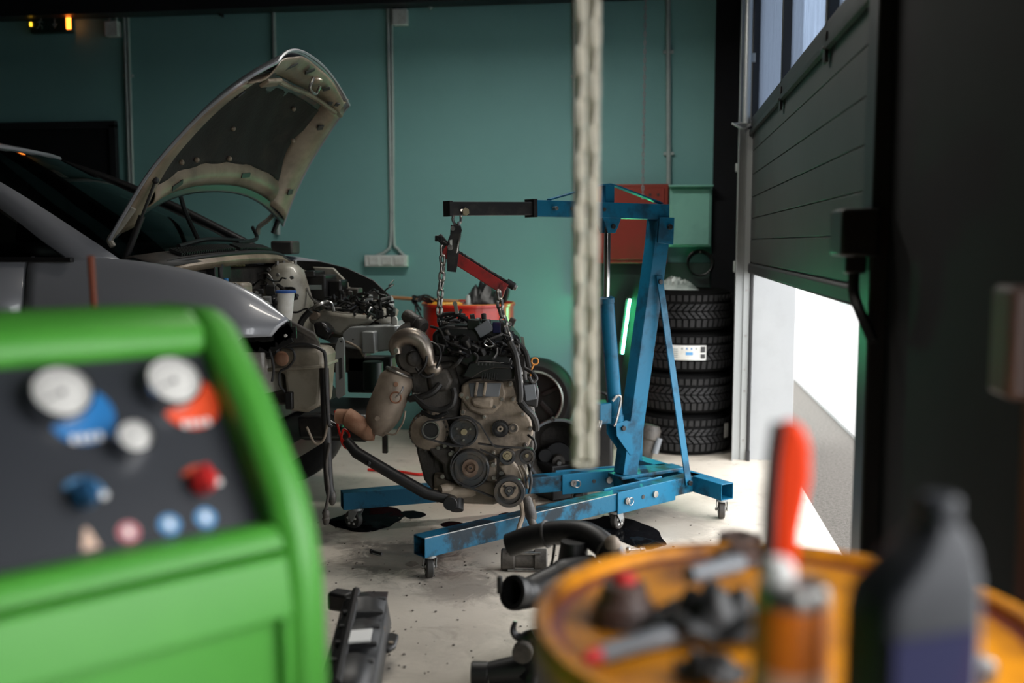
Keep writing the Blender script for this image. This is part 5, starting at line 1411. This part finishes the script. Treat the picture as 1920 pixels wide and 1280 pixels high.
for i, (x, y, L_, a, mm, lb) in enumerate(((-1.30, 6.20, .16, .2, 'yellowp', 'yellow screwdriver handle lying beside the rag on the red drum'), (-1.36, 6.17, .09, -.3, 'yellowp', 'short yellow tool handle near the rim of the red drum'), (-1.36, 6.40, .12, .5, 'yellowp', 'yellow tool handle lying at the back of the red drum'))):
    d_ = V((math.cos(a), math.sin(a), 0)); c_ = V((x, y, DZ + .022))
    t = thing('screwdriver', lb, 'screwdriver', (x, y, DZ))
    MB().lathe(c_ - d_ * L_ / 2, d_, [(0, 0), (.014, .004), (.018, .02), (.015, L_ * .5), (.018, L_ * .85), (.010, L_), (0, L_)], 12).build('handle', mm, t)
    MB().tube([c_ + d_ * L_ / 2, c_ + d_ * (L_ / 2 + .06)], .004, 8).build('shaft', 'steel', t)
g = thing('wire_bundle', 'tangled dark wires hanging over the rim of the red drum', 'wires', (-1.44, 6.2, .9))
for i in range(6):
    MB().tube(cr([(-1.42 + .03 * i * .5, 6.24, DZ + .015), (-1.44 + rng.uniform(-.03, .03), 6.16, .95 + rng.uniform(0, .03)), (-1.48 + rng.uniform(-.03, .03), 6.09, .95 + rng.uniform(-.01, .03)), (-1.50 + rng.uniform(-.04, .06), 6.05, .90 + rng.uniform(-.04, .05))], 5), .006, 6).build('wire', 'blk', g)

DO = V((at(964, 700, 6.16).x - .290 + 1.21, -.2, 0))
for o in set(COL.objects) - before_drum:
    if o.parent is None: o.location = o.location + DO

# ------------------------------------------------------------------ small things on the floor by the tyres
c_ = atz(1131, 838)
t = thing('striped_carton', 'small white carton with green and blue stripes behind the crane', 'carton', (c_.x, 6.2, 0))
MB().box((c_.x, 6.2, .09), (.13, .08, .18)).build('box', 'white', t, bevel=.006)
for z_, mm in ((.155, 'green'), (.03, 'green'), (.06, 'tagblue')): MB().box((c_.x, 6.158, z_), (.13, .004, .028)).build('stripe', mm, t)
c_ = atz(1212, 850)
t = thing('starter_motor', 'grey starter motor standing at the foot of the tyre stack', 'motor', (c_.x - .02, 5.93, 0))
MB().lathe((c_.x - .02, 5.93, 0), V((.25, .1, 1)), [(0, .0), (.04, .0), (.05, .02), (.05, .13), (.06, .14), (.06, .2), (.045, .22), (0, .225)], 24).build('housing', 'castd', t)
MB().tube([(c_.x + .05, 5.9, .05), (c_.x + .075, 5.92, .14)], .02, 12).build('solenoid', 'grey', t)
c_ = V((-.35, 5.9, 0))
t = thing('tool_trolley_base', 'low dark battery box behind the crane leg', 'box', (-.32, 5.75, 0))
MB().box((-.32, 5.75, .19), (.20, .16, .38)).build('body', 'blk', t, bevel=.015)
MB().tube(cr([(-.39, 5.75, .38), (-.37, 5.75, .43), (-.27, 5.75, .43), (-.25, 5.75, .38)], 4), .01, 8).build('handle', 'blk', t)
o = MB().tube(cr([atz(690, 880, .01), atz(750, 884, .01), atz(790, 889, .01), atz(830, 880, .01)], 5), .008, 8).build('red_air_line', 'redwire'); tag(o, 'thin red air line lying on the floor behind the hanging engine', 'air line')

# ------------------------------------------------------------------ oil on the floor
def puddle(label, pts, material='oil', wob=.10, hgt=.003, seed=1, cat='oil puddle', name='oil_puddle'):
    rg = random.Random(seed); P = cr([atz(*p) for p in pts], 10, closed=True); c_ = sum(P, V()) / len(P)
    poly = []; ph = [rg.uniform(0, 6.28) for _ in range(9)]
    for i, p in enumerate(P):
        a = 2 * math.pi * i / len(P)
        s_ = 1 + wob * sum(math.sin(a * f_ + ph[f_ - 3]) / (f_ ** .6) for f_ in range(3, 12)) * .55
        poly.append(c_ + (p - c_) * s_ + V((0, 0, hgt)))
    n_ = len(poly); vs = [c_ + V((0, 0, hgt + .001))] + poly + [V((p.x, p.y, .0004)) + (p - c_) * .01 for p in poly]
    fs = [(0, 1 + i, 1 + (i + 1) % n_) for i in range(n_)] + [(1 + i, 1 + n_ + i, 1 + n_ + (i + 1) % n_, 1 + (i + 1) % n_) for i in range(n_)]
    o = MB().add(vs, fs).build(name, material, smooth=60); tag(o, label, cat); return o


puddle('black oil puddle under the front wheel of the far crane leg', [(620, 985), (640, 966), (690, 950), (735, 952), (760, 965), (745, 978), (715, 992), (665, 996)], seed=2)
puddle('narrow black oil spill tongue beside the puddle at the far leg', [(748, 962), (775, 958), (800, 966), (770, 972)], seed=3)
puddle('black oil puddle under the middle wheel of the near crane leg', [(1085, 985), (1130, 968), (1190, 976), (1235, 1000), (1248, 1022), (1200, 1028), (1160, 1012), (1110, 1000)], seed=4)
puddle('small black oil splash before the hanging engine', [(825, 984), (845, 978), (870, 982), (850, 989)], seed=5)
puddle('tiny black oil splash touching the near crane leg', [(888, 980), (905, 976), (915, 981), (900, 984)], seed=6)
puddle('tiny black oil splash under the compressor pulley', [(936, 965), (950, 961), (962, 966), (948, 970)], seed=7)
puddle('brown oil stain under the gearbox', [(1000, 952), (1060, 935), (1110, 935), (1085, 950), (1030, 965)], 'smear', seed=8, hgt=.001, cat='oil stain', name='oil_stain')
puddle('small rust brown stain before the near crane caster', [(760, 1057), (775, 1052), (785, 1058), (772, 1062)], 'smear', hgt=.001, seed=10, cat='oil stain', name='oil_stain')
rg = random.Random(21)
g = MB()
for i in range(220):
    p = atz(rg.uniform(610, 1350), rg.uniform(960, 1275)); s_ = rg.uniform(.0015, .006)
    g.ball(p + Z * s_ * .3, s_, (1, 1.3, .5), 6, 4, .3)
o = g.build('floor_crumbs', 'smear', smooth=0); tag(o, 'dark crumbs of dirt scattered over the concrete floor', 'dirt', kind='stuff')
for i, (x, y, lb) in enumerate(((698, 1033, 'short black bolt lying on the stained floor near the car'),)):
    p = atz(x, y, .009); t = thing('loose_bolt', lb, 'bolt', (p.x, p.y, 0))
    MB().tube([p, p + V((.05, -.03, 0))], .006, 8).build('shank', 'blk', t); MB().cyl(p + V((-.008, .005, 0)), V((1, -.6, 0)), .009, .010, 6).build('head', 'blk', t)

# ------------------------------------------------------------------ black radiator carrier lying by the green machine
rc_ = thing('radiator_carrier', 'black plastic radiator carrier lying on the floor beside the green machine', 'car part', tuple(atz(668, 1250)))


def cz(x, y, z_): return atz(x, y, z_)


A = [cz(650, 1128, .17), cz(668, 1122, .17), cz(690, 1120, .17), cz(725, 1120, .16)]
B = [cz(605, 1300, .17), cz(630, 1300, .17), cz(655, 1300, .17), cz(690, 1300, .15)]
MB().grid([[A[i].lerp(B[i], t_ / 8) + Z * (.02 * math.sin(t_ * 2.2) if i in (1, 2) else 0) for i in range(4)] for t_ in range(9)]).build('deck', 'blk', rc_, solid=.02, smooth=30)
MB().grid([[A[3].lerp(B[3], t_ / 8) for t_ in range(9)], [A[3].lerp(B[3], t_ / 8) + V((.012, .01, -.09)) for t_ in range(9)], [V((*(A[3].lerp(B[3], t_ / 8) + V((.0, .02, 0))).xy, .01)) for t_ in range(9)]]).build('side_wall', 'blk', rc_, solid=.012, smooth=30)
MB().grid([[A[0].lerp(B[0], t_ / 8) for t_ in range(9)], [V((*A[0].lerp(B[0], t_ / 8).xy, .0)) for t_ in range(9)]]).build('side_wall', 'blk', rc_, solid=.012, smooth=30)
for t_ in (.08, .25, .42, .6, .78):
    MB().bar(A[0].lerp(B[0], t_) + Z * .015, A[3].lerp(B[3], t_ + .02) + Z * .012, .016, .035).build('rib', 'blk', rc_, bevel=.003)
MB().tube([A[1].lerp(B[1], t_ / 6) + Z * .025 for t_ in range(7)], .014, 8).build('beam_rail', 'blk', rc_)
p = cz(676, 1192, .205)
MB().obox(p, V((.028, .01, 0)), V((-.008, .04, 0)), V((0, 0, .003))).build('sticker', 'inkwht', rc_)
lug = MB().prism([cz(x, y, .06) for x, y in ((700, 1205), (735, 1194), (748, 1198), (742, 1218), (730, 1226), (698, 1226))], (0, 0, .018)).build('lug', 'blk', rc_, bevel=.006)
MB().tube([cz(715, 1175, .13), cz(715, 1215, .06)], .012, 8).build('lug_pin', 'cat', rc_)
MB().cyl(cz(733, 1205, .079), Z, .008, .004, 10).build('lug_hole', 'cast', lug)
MB().tube([cz(686, 1255, .05), cz(710, 1280, .02)], .012, 8).build('prong', 'blk', rc_)
MB().bar(cz(622, 1122, .16), cz(660, 1128, .16), .06, .06).build('end_block', 'blk', rc_, bevel=.01)

# ------------------------------------------------------------------ black intake duct pile before the crane leg
ID = 3.05


def iq(x, y, kk=0): return atd(x, y, ID - kk)


ip = thing('air_intake_assembly', 'black air intake assembly with curved hoses heaped beside the yellow drum', 'car part', (iq(1080, 1200).x, iq(1080, 1200).y, 0))
P = cr([iq(960, 1110, .12), iq(985, 1112, .08), iq(1020, 1095, .04), iq(1060, 1078, .0), iq(1110, 1070, -.05)], 6)
MB().tube(P, [.046] * 8 + [.043] * 9 + [.05] * 8, 18, caps=False).build('intake_hose', 'blk', ip)
MB().lathe(iq(960, 1110, .125), P[1] - P[0], [(.038, .0), (.05, 0), (.052, .01), (.05, .03), (.046, .034), (.038, .03), (.036, 0), (.036, .12), (0, .12)], 28).build('hose_mouth', 'blk', ip)
MB().box(iq(937, 1096, .13), (.014, .02, .05)).build('clip', 'blk', ip, bevel=.003)
P = cr([iq(955, 1022, -.25), iq(1000, 1006, -.22), iq(1050, 998, -.18), (iq(1100, 1002, -.12)), iq(1140, 1030, -.05), iq(1158, 1065, .0), iq(1170, 1110, 0)], 6)
MB().tube(P, .040, 16).build('upper_hose', 'blk', ip)
for i_ in (9, 24): MB().torus(P[i_], P[i_ + 1] - P[i_], .041, .005, 24, 6).build('hose_clamp', 'cowl', ip)
MB().lathe(iq(1075, 1095, -.1), Z, [(0, -.26), (.05, -.26), (.06, -.20), (.045, -.05), (.05, .08), (.04, .14), (0, .14)], 20).build('duct_body', 'blk', ip)
c_ = iq(1110, 1130, -.05)
MB().box((c_.x, c_.y, .11), (.24, .20, .22)).build('filter_housing', 'blk', ip, bevel=.02)
MB().box((c_.x - .03, c_.y - .02, .235), (.16, .14, .05)).build('housing_lid', 'blk', ip, bevel=.015)
MB().tube(cr([iq(1150, 1040, -.1), iq(1165, 1050, -.08), iq(1180, 1046, -.1)], 4), .01, 8).build('steel_stub', 'steel', ip)
MB().ball(iq(1148, 1022, -.02), .026, (1, 1, 1.2)).build('sensor', 'cat', ip)
for (x, y) in ((1120, 996), (1135, 1005)): MB().ball(iq(x, y, -.1), .014, n=8, k=6).build('clamp_screw', 'steel', ip)
hs = MB().tube(cr([iq(1040, 1020, -.1), iq(1036, 1050, -.1), iq(1030, 1068, -.1), iq(1037, 1068, -.1), iq(1036, 1058, -.1)], 4), .005, 6).build('pull_cable', 'castd', ip)
# parts below, next to the drum
lp = thing('suspension_knuckle', 'black suspension knuckle with hook on the floor beside the yellow drum', 'car part', (iq(990, 1280, .1).x, iq(990, 1280, .1).y, 0))
MB().tube(cr([iq(966, 1165, .15), iq(962, 1180, .15), iq(968, 1192, .15), iq(985, 1196, .15), iq(1000, 1190, .15)], 4), [.006 + .0008 * i for i in range(17)], 8).build('hook', 'blkoil', lp)
g0 = iq(1005, 1190, .12)
MB().tube([g0, g0.lerp(V((g0.x, g0.y, 0)), .6), V((g0.x - .01, g0.y, .03))], [.045, .05, .06], 16).build('upright', 'blkoil', lp)
MB().tube([V((g0.x - .02, g0.y, .05)), V((g0.x - .14, g0.y - .02, .035))], [.045, .032], 16).build('arm', 'blk', lp)
MB().cyl(V((g0.x - .14, g0.y - .02, .035)), V((-1, -.1, 0)), .034, .05, 18).build('arm_bush', 'blk', lp)
MB().cyl(V((g0.x - .03, g0.y - .06, .13)), V((0, -1, 0)), .03, .03, 14).build('hub', 'castd', lp)

# black pump lying before the near crane leg
pc = atz(982, 1048, .043)
pu = thing('pump_motor', 'dark cylindrical pump lying on the floor before the near crane leg', 'motor', (pc.x, pc.y, 0))
ax_ = V((1, .10, 0)).normalized()
MB().lathe(pc - ax_ * .09, ax_, [(0, 0), (.038, 0), (.043, .006), (.043, .05), (.034, .055), (.034, .13), (.042, .135), (.042, .18), (.03, .185), (0, .185)], 26).build('body', 'castd', pu)
for sg_ in (-1, 1): MB().tube([pc - ax_ * .06 + V((0, -.03, .034 * sg_)), pc + ax_ * .07 + V((0, -.03, .034 * sg_))], .005, 6).build('tie_rod', 'steel', pu)
MB().tube(cr([pc + V((-.04, 0, .035)), pc + V((-.045, 0, .075)), pc + V((-.02, 0, .10))], 4), .014, 8).build('inlet', 'castd', pu)
MB().cyl(pc + V((-.03, -.01, .04)), Z, .018, .03, 12).build('port', 'blk', pu)
# small connector on floor right of the hose
p = atz(1178, 1030, .012)
t = thing('ball_joint', 'small steel ball joint lying at the edge of the oil puddle', 'car part', (p.x, p.y, 0))
MB().tube([p, p + V((.07, .02, 0))], .006, 8).build('shank', 'steel', t); MB().ball(p, .012, n=10, k=6).build('ball', 'steel', t); MB().cyl(p + V((.05, .014, 0)), V((1, .3, 0)), .010, .018, 8).build('nut', 'steel', t)

# ================================================================== rusty rod leaning behind the green machine
a_, b_ = atd(170, 480, 2.3), atd(178, 600, 2.35)
d_ = (b_ - a_).normalized(); foot = b_ + d_ * (b_.z / -d_.z)
o = MB().tube([a_, foot], .0085, 10).build('rusty_rod', 'rustrod'); tag(o, 'rust red steel rod standing behind the green machine', 'rod')

# ================================================================== hanging chain loop near the camera
LD = 1.75
top_, bot_ = atd(1097, -60, LD), atd(1096, 872, LD)
ch = thing('hand_chain', 'cream hand chain loop hanging free in the middle of the hall', 'chain', tuple(bot_))
pts = []; wd = .0115
zt, zb = 3.44, bot_.z
path = [V((top_.x - RT.x * wd, top_.y - RT.y * wd, zt)), V((bot_.x - RT.x * wd, bot_.y - RT.y * wd, zb + .02))]
nlk = int((zt - zb) / .044)
for sd in (-1, 1):
    for i in range(nlk):
        z_ = zb + .036 + i * .044
        c_ = V((bot_.x, bot_.y, z_)) + RT * wd * sd
        d2 = (RT * math.cos(.6) + FW * math.sin(.6)) if (i + (sd > 0)) % 2 else (RT * -math.sin(.6) + FW * math.cos(.6))
        MB().link(c_, Z, V((d2.x, d2.y, 0)), .060, .026, .0072, 6).build('link', 'rope', ch, smooth=60)
MB().link(V((bot_.x, bot_.y, zb + .006)), RT, Z, .046, .0235, .0052, 6).build('link', 'rope', ch, smooth=60)

# ================================================================== green service machine
ma = math.radians(41.2); md = V((math.sin(ma), math.cos(ma), 0)); mn = V((md.y, -md.x, 0))
MP = atd(497, 985, 1.25)
mach = thing('service_machine', 'bright green air-conditioning service machine with charcoal gauge panel', 'machine', (MP.x - md.x * .25 - mn.x * .2, MP.y - md.y * .25 - mn.y * .2, 0))


def mq(s_, t_, z_): return MP + md * s_ + mn * t_ + Z * z_


pe = V((-.1635, .2075)); PL = pe.length; pt = pe / PL            # the sloping panel, seen from the side
prof = [(-.245, .262), (-.21, .262), (-.165, .245), (-.06, .155), (-.01, .095), (.030, .045), (.055, -.005), (.068, -.06), (.076, -.18), (.08, -.5), (.08, -.86), (-.42, -.86), (-.42, .20), (-.40, .245), (-.36, .262)]
S0, S1 = -.66, .05
# rounded shell: side cheeks plus beams round the panel opening
def cheek(s0, s1, nm):
    return MB().prism([mq(s0, a, b) for a, b in prof], md * (s1 - s0)).build(nm, 'green', mach, bevel=.018, smooth=60)


cheek(-.003, S1, 'side_cheek'); cheek(S0, -.60, 'side_cheek')
MB().prism([mq(-.61, a, b) for a, b in ((-.40, .245), (-.36, .262), (-.21, .262), (-.165, .240), (-.155, .2075), (-.185, .195), (-.40, .195))], md * .615).build('top_beam', 'green', mach, bevel=.012, smooth=60)
MB().prism([mq(-.61, a, b) for a, b in ((-.03, -.005), (.0, .006), (.028, .008), (.044, -.005), (.050, -.020), (.0, -.022), (-.05, -.022))], md * .615).build('lower_beam', 'green', mach, bevel=.006, smooth=60)
MB().prism([mq(-.61, a, b) for a, b in ((-.40, -.026), (.052, -.026), (.060, -.06), (.066, -.10), (-.40, -.10))], md * .615).build('front_fascia', 'green', mach, bevel=.005, smooth=60)
MB().prism([mq(-.61, a, b) for a, b in ((-.40, -.10), (.050, -.10), (.056, -.30), (.058, -.85), (-.40, -.85))], md * .600).build('front_door', 'green', mach, bevel=.006, smooth=60)
MB().prism([mq(-.012, a, b) for a, b in ((-.05, -.10), (.066, -.10), (.074, -.30), (.076, -.85), (-.05, -.85))], md * .012).build('door_frame', 'green', mach, bevel=.003, smooth=60)
pno = V((mn.x * pe.y, mn.y * pe.y, -pe.x)); pno = (mn * .2075 + Z * .1635).normalized()   # panel normal


def pp_(s_, el, d_=0.0): return mq(s_, pt.x * el, pt.y * el) + pno * (d_ - .006)


pu_ = (mn * pt.x + Z * pt.y)                       # up the panel
pan = MB().obox(pp_(-.305, PL / 2, -.004), md * .305, pu_ * (PL / 2 + .012), pno * .005).build('gauge_panel', 'panel', mach)


def gauge(s_, el, r, tagm, name='pressure_gauge'):
    c_ = pp_(s_, el)
    if tagm:
        tg = MB().lathe(pp_(s_ + .022, el - .022), pno, [(0, 0), (r * 1.06, 0), (r * 1.06, .003), (0, .003)], 36).build('gauge_tag', tagm, pan)
        for i in range(4): MB().obox(pp_(s_ + .006 + .010 * i, el - .022 - r * .86, .0035), md * .0032, pu_ * .005, pno * .0006).build('tag_letter', 'inkwht', tg)
    o_ = MB().lathe(c_, pno, [(0, 0), (r * .97, 0), (r, .004), (r, .024), (r * .96, .028), (r * .90, .028), (r * .90, .022), (0, .022)], 40).build(name, 'bezel', pan)
    f_ = MB().lathe(c_, pno, [(0, .0225), (r * .90, .0225), (r * .90, .0228), (0, .0232)], 40).build('dial', 'dial', o_)
    for i in range(25):
        a = math.radians(225 - i * 270 / 24); dd = md * math.cos(a) + pu_ * math.sin(a); L_ = .10 if i % 4 else .2
        MB().obox(c_ + dd * r * (.82 - L_ / 2) + pno * .0234, dd * r * L_ / 2, pno.cross(dd) * r * .012, pno * .0003).build('tick', 'inkblk', f_)
    a = math.radians(200); dd = md * math.cos(a) + pu_ * math.sin(a)
    MB().obox(c_ + dd * r * .28 + pno * .0245, dd * r * .36, pno.cross(dd) * r * .02, pno * .0004).build('needle', 'inkblk', f_)
    MB().cyl(c_ + pno * .0234, pno, r * .08, .003, 12).build('needle_hub', 'inkblk', f_)
    MB().lathe(c_, pno, [(r * .92, .027), (r * .6, .0285), (0, .029)], 32).build('lens', 'lens', o_)
    return o_


gauge(-.201, .209, .037, 'tagblue'); gauge(-.064, .211, .037, 'tagred'); gauge(-.1327, .138, .0225, None)


def knob(s_, el, km, tm):
    c_ = pp_(s_, el)
    ar = MB().torus(c_ + pno * .002, pno, .022, .0045, 20, 6, 0, 2.6).build('valve_scale', tm, pan)
    o_ = MB().lathe(c_, pno, [(0, 0), (.014, 0), (.016, .004), (.0155, .02), (.012, .026), (0, .026)], 20).build('valve_knob', km, pan)
    MB().obox(c_ + pno * .028 - pu_ * .004, md * .0045, pu_ * .017, pno * .006).build('knob_grip', km, o_, bevel=.002)
    MB().cyl(c_ + md * .022 + pu_ * -.002 + pno * .002, pno, .005, .004, 10).build('scale_end', 'inkwht', ar)


knob(-.201, .079, 'knobblue', 'skyblue'); knob(-.062, .072, 'knobred', 'tagred')
c_ = pp_(-.207, .027, .0012)
MB().prism([c_ - md * .010 - pu_ * .012, c_ + md * .010 - pu_ * .012, c_ + md * .002 + pu_ * .014, c_ - md * .002 + pu_ * .014], pno * .001).build('warning_sticker', 'peach', pan)
for s_, mm in ((-.162, 'pink'), (-.1135, 'skyblue'), (-.0685, 'skyblue')):
    st = MB().cyl(pp_(s_, .0268, .001), pno, .013, .001, 24, ch=.0001).build('round_sticker', mm, pan)
    MB().obox(pp_(s_, .0268, .0026), md * .004, pu_ * .006, pno * .0004).build('sticker_mark', 'inkwht', st)
for s_ in (-.62, .02):
    MB().lathe(mq(s_, -.02, -.90) - md * .02, md, [(0, 0), (.042, 0), (.045, .005), (.045, .03), (.042, .035), (0, .035)], 24).build('castor', 'blk', mach)
    MB().lathe(mq(s_, -.36, -.90) - md * .02, md, [(0, 0), (.042, 0), (.045, .005), (.045, .03), (.042, .035), (0, .035)], 24).build('castor', 'blk', mach)

# ================================================================== yellow drum with litter on top
DC = V((.16, 1.16, 0)); DR = .29; DT = .862
yd = thing('yellow_drum', 'worn yellow topped oil drum with maroon side in the foreground', 'drum', tuple(DC))
MB().lathe(DC, Z, [(0, .01), (DR - .012, .01), (DR - .012, 0), (DR, 0), (DR, .28), (DR + .007, .29), (DR + .007, .305), (DR, .315), (DR, .55), (DR + .007, .56), (DR + .007, .575), (DR, .585), (DR, DT - .01), (DR - .03, DT - .014)], 72).build('side', 'maroon', yd)
MB().lathe(DC, Z, [(DR + .002, DT - .035), (DR + .006, DT - .03), (DR + .008, DT - .004), (DR + .004, DT + .003), (DR - .006, DT + .004), (DR - .012, DT), (DR - .015, DT - .014), (DR - .06, DT - .014), (0, DT - .012)], 80).build('lid', 'yellow', yd)
TZ = DT - .012


def dz(x, y): return atz(x, y, TZ)


c_ = dz(1395, 1050) ; c_ = V((c_.x, c_.y, TZ))
bo = MB().lathe(c_, Z, [(0, 0), (.034, 0), (.036, .004), (.034, .010), (.022, .012), (.022, .02), (0, .02)], 24).build('bung', 'brown', yd)
MB().obox(c_ + Z * .022, X * .018, Yv * .003, Z * .003).build('bung_slot', 'brown', bo)
# tape roll standing behind on the rim
o = MB().ring(dz(1390, 1040) + V((0, .055, .0)), Z, .014, .030, .014, 28).build('tape_roll', 'brown', bevel=.002); tag(o, 'brown tape roll at the far edge of the yellow drum', 'tape')
c_ = dz(1170, 1162)
t = thing('filler_cap', 'brown screw cap with red button lying on the yellow drum', 'cap', tuple(c_))
MB().lathe(c_, Z, [(0, 0), (.040, 0), (.042, .004), (.036, .012), (.038, .018), (.030, .026), (.026, .045), (.02, .048), (0, .048)], 28).build('cap', 'brown', t)
MB().ball(c_ + Z * .05, .016, (1, 1, .6)).build('button', 'knobred', t)
p, q = dz(1105, 1252) + Z * .012, dz(1285, 1202) + Z * .012; d_ = (q - p).normalized(); L_ = (q - p).length
t = thing('marker_pen', 'grey marker pen with red tip on the yellow drum', 'marker', tuple(p - Z * .012))
MB().lathe(p + d_ * .012, d_, [(0, 0), (.009, 0), (.011, .006), (.011, L_ * .5), (.012, L_ * .52), (.012, L_), (0, L_)], 16).build('barrel', 'grey', t)
MB().lathe(p - d_ * .008, d_, [(0, 0), (.006, .003), (.010, .02), (0, .02)], 14).build('tip', 'knobred', t)


def rag(name, label, cen, sx, sy, hgt, seed, mm='cloth', cat='glove'):
    rg = random.Random(seed); rows = []
    for i in range(17):
        r_ = []
        for j in range(21):
            u, v = i / 16 * 2 - 1, j / 20 * 2 - 1; rr = max(0, 1 - (u * u + v * v) * .55)
            hh = hgt * rr * (0.55 + .45 * math.sin(u * 7 + seed) * math.cos(v * 6)) * rg.uniform(.75, 1.15)
            r_.append(V((cen.x + v * sx * (1 + .25 * math.sin(3 * u + seed)), cen.y + u * sy * (1 + .2 * math.cos(4 * v)), cen.z + .003 + max(0, hh))))
        rows.append(r_)
    o = MB().grid(rows).build(name, mm, solid=.003, off=1, smooth=60); tag(o, label, cat); return o


rag('work_glove', 'crumpled black glove lying beside the orange can on the yellow drum', dz(1340, 1190), .072, .05, .065, 4)
rag('work_glove', 'small flat black glove near the grey marker on the yellow drum', dz(1330, 1275), .03, .025, .03, 8)
p, q = dz(1290, 1175), dz(1385, 1140)
o = MB().tube([p + Z * .075, q + Z * .07], [.010, .012], 10).build('pen_barrel', 'grey'); tag(o, 'short grey tube resting on the black glove', 'tube')
o.location.z -= .012
# orange can
cc = atd(1480, 1290, .86); cc = V((cc.x, cc.y, TZ))
t = thing('orange_can', 'orange spray can with peach label and white nozzle on the yellow drum', 'can', tuple(cc))
r_ = .0325; hh = atd(1480, 1105, .86).z - TZ
MB().lathe(cc, Z, [(0, 0), (r_ - .002, 0), (r_, .003), (r_, hh - .012), (r_ - .003, hh - .004), (r_ - .004, hh), (0, hh)], 36).build('body', 'orange', t)
MB().lathe(cc, Z, [(r_ + .0004, .018), (r_ + .0006, .02), (r_ + .0006, hh * .60), (r_ + .0004, hh * .605), (r_ + .0004, .018)], 36).build('label_band', 'orangelab', t)
MB().lathe(cc, Z, [(r_ - .001, hh - .006), (r_ - .001, hh + .002), (r_ - .005, hh + .010), (r_ - .016, hh + .013), (0, hh + .013)], 32).build('dome', 'steel', t)
MB().lathe(cc + RT * -.012, Z, [(0, hh + .01), (.014, hh + .01), (.014, hh + .022), (.008, hh + .030), (0, hh + .030)], 16).build('nozzle', 'white', t)
# red handled scraper standing behind the can
hb_ = atd(1470, 1150, .98); 
t = thing('red_handled_scraper', 'orange-red plastic tool handle standing upright behind the orange can', 'scraper', (hb_.x, hb_.y, TZ))
H1 = [(1442, 1090), (1446, 960), (1455, 860), (1466, 792), (1490, 788), (1512, 800), (1524, 840), (1524, 900), (1514, 950), (1503, 1000), (1500, 1090)]
MB().prism([atd(x, y, .98) for x, y in H1], FW * .026).build('handle', 'handle', t, bevel=.008, smooth=60)
H2 = [(1434, 1090), (1440, 960), (1449, 860), (1459, 794), (1470, 794), (1461, 860), (1455, 960), (1452, 1090)]
MB().prism([atd(x, y, .972) for x, y in H2], FW * .03).build('back_strip', 'blk', t, bevel=.004, smooth=60)
bl = MB().prism([V((*atd(1455, 1090, .985).xy, TZ)), V((*atd(1500, 1090, .985).xy, TZ)), atd(1500, 1085, .985), atd(1455, 1085, .985)], FW * .008).build('blade', 'steel', t, bevel=.001)
# dark oil bottle
bc = atd(1700, 1290, .80); bx0 = V((bc.x, bc.y, TZ))
br_ = V((math.cos(YAW + .35), math.sin(YAW + .35), 0)); bf_ = V((-br_.y, br_.x, 0))


def bq(a, b_, z_): return bx0 + br_ * a + bf_ * b_ + Z * z_


t = thing('oil_bottle', 'dark grey oil bottle with navy label standing on the yellow drum', 'bottle', tuple(bx0))
rows = []
for z_, a0, a1, dp in ((0, -.042, .046, .028), (.004, -.046, .050, .031), (.160, -.046, .050, .031), (.178, -.042, .050, .030), (.208, -.008, .046, .026), (.224, .010, .040, .018), (.230, .014, .036, .014)):
    ring_ = []
    for j in range(24):
        a = 2 * math.pi * j / 24; cx_, sx_ = math.cos(a), math.sin(a)
        ex = .35
        u = math.copysign(abs(cx_) ** ex, cx_); v = math.copysign(abs(sx_) ** ex, sx_)
        ring_.append(bq((a0 + a1) / 2 + u * (a1 - a0) / 2, v * dp, z_))
    rows.append(ring_ + [ring_[0]])
g = MB().grid(rows); n_ = 25
g.f.append(tuple(range(24))[::-1]); g.f.append(tuple(6 * n_ + j for j in range(24)))
bt = g.build('body', 'oilgrey', t, smooth=50)
MB().lathe(bq(.025, 0, .226), Z, [(0, 0), (.015, 0), (.016, .003), (.016, .020), (.013, .024), (0, .024)], 20).build('cap', 'oilgrey', t)
MB().obox(bq(-.002, -.0322, .092), br_ * .040, bf_ * .0006, Z * .058).build('label', 'label', t)
MB().tube(cr([bq(.040, 0, .20), bq(.056, 0, .185), bq(.060, 0, .14), bq(.060, 0, .05), bq(.052, 0, .02)], 5), .010, 10).build('grip', 'grey', t)
c_ = dz(1830, 1275)
o = MB().lathe(c_, V((.3, .2, 1)), [(0, 0), (.016, 0), (.018, .004), (.016, .02), (.010, .026), (0, .026)], 6).build('steel_nut', 'steel'); tag(o, 'steel nut lying on the yellow drum beside the oil bottle', 'nut')
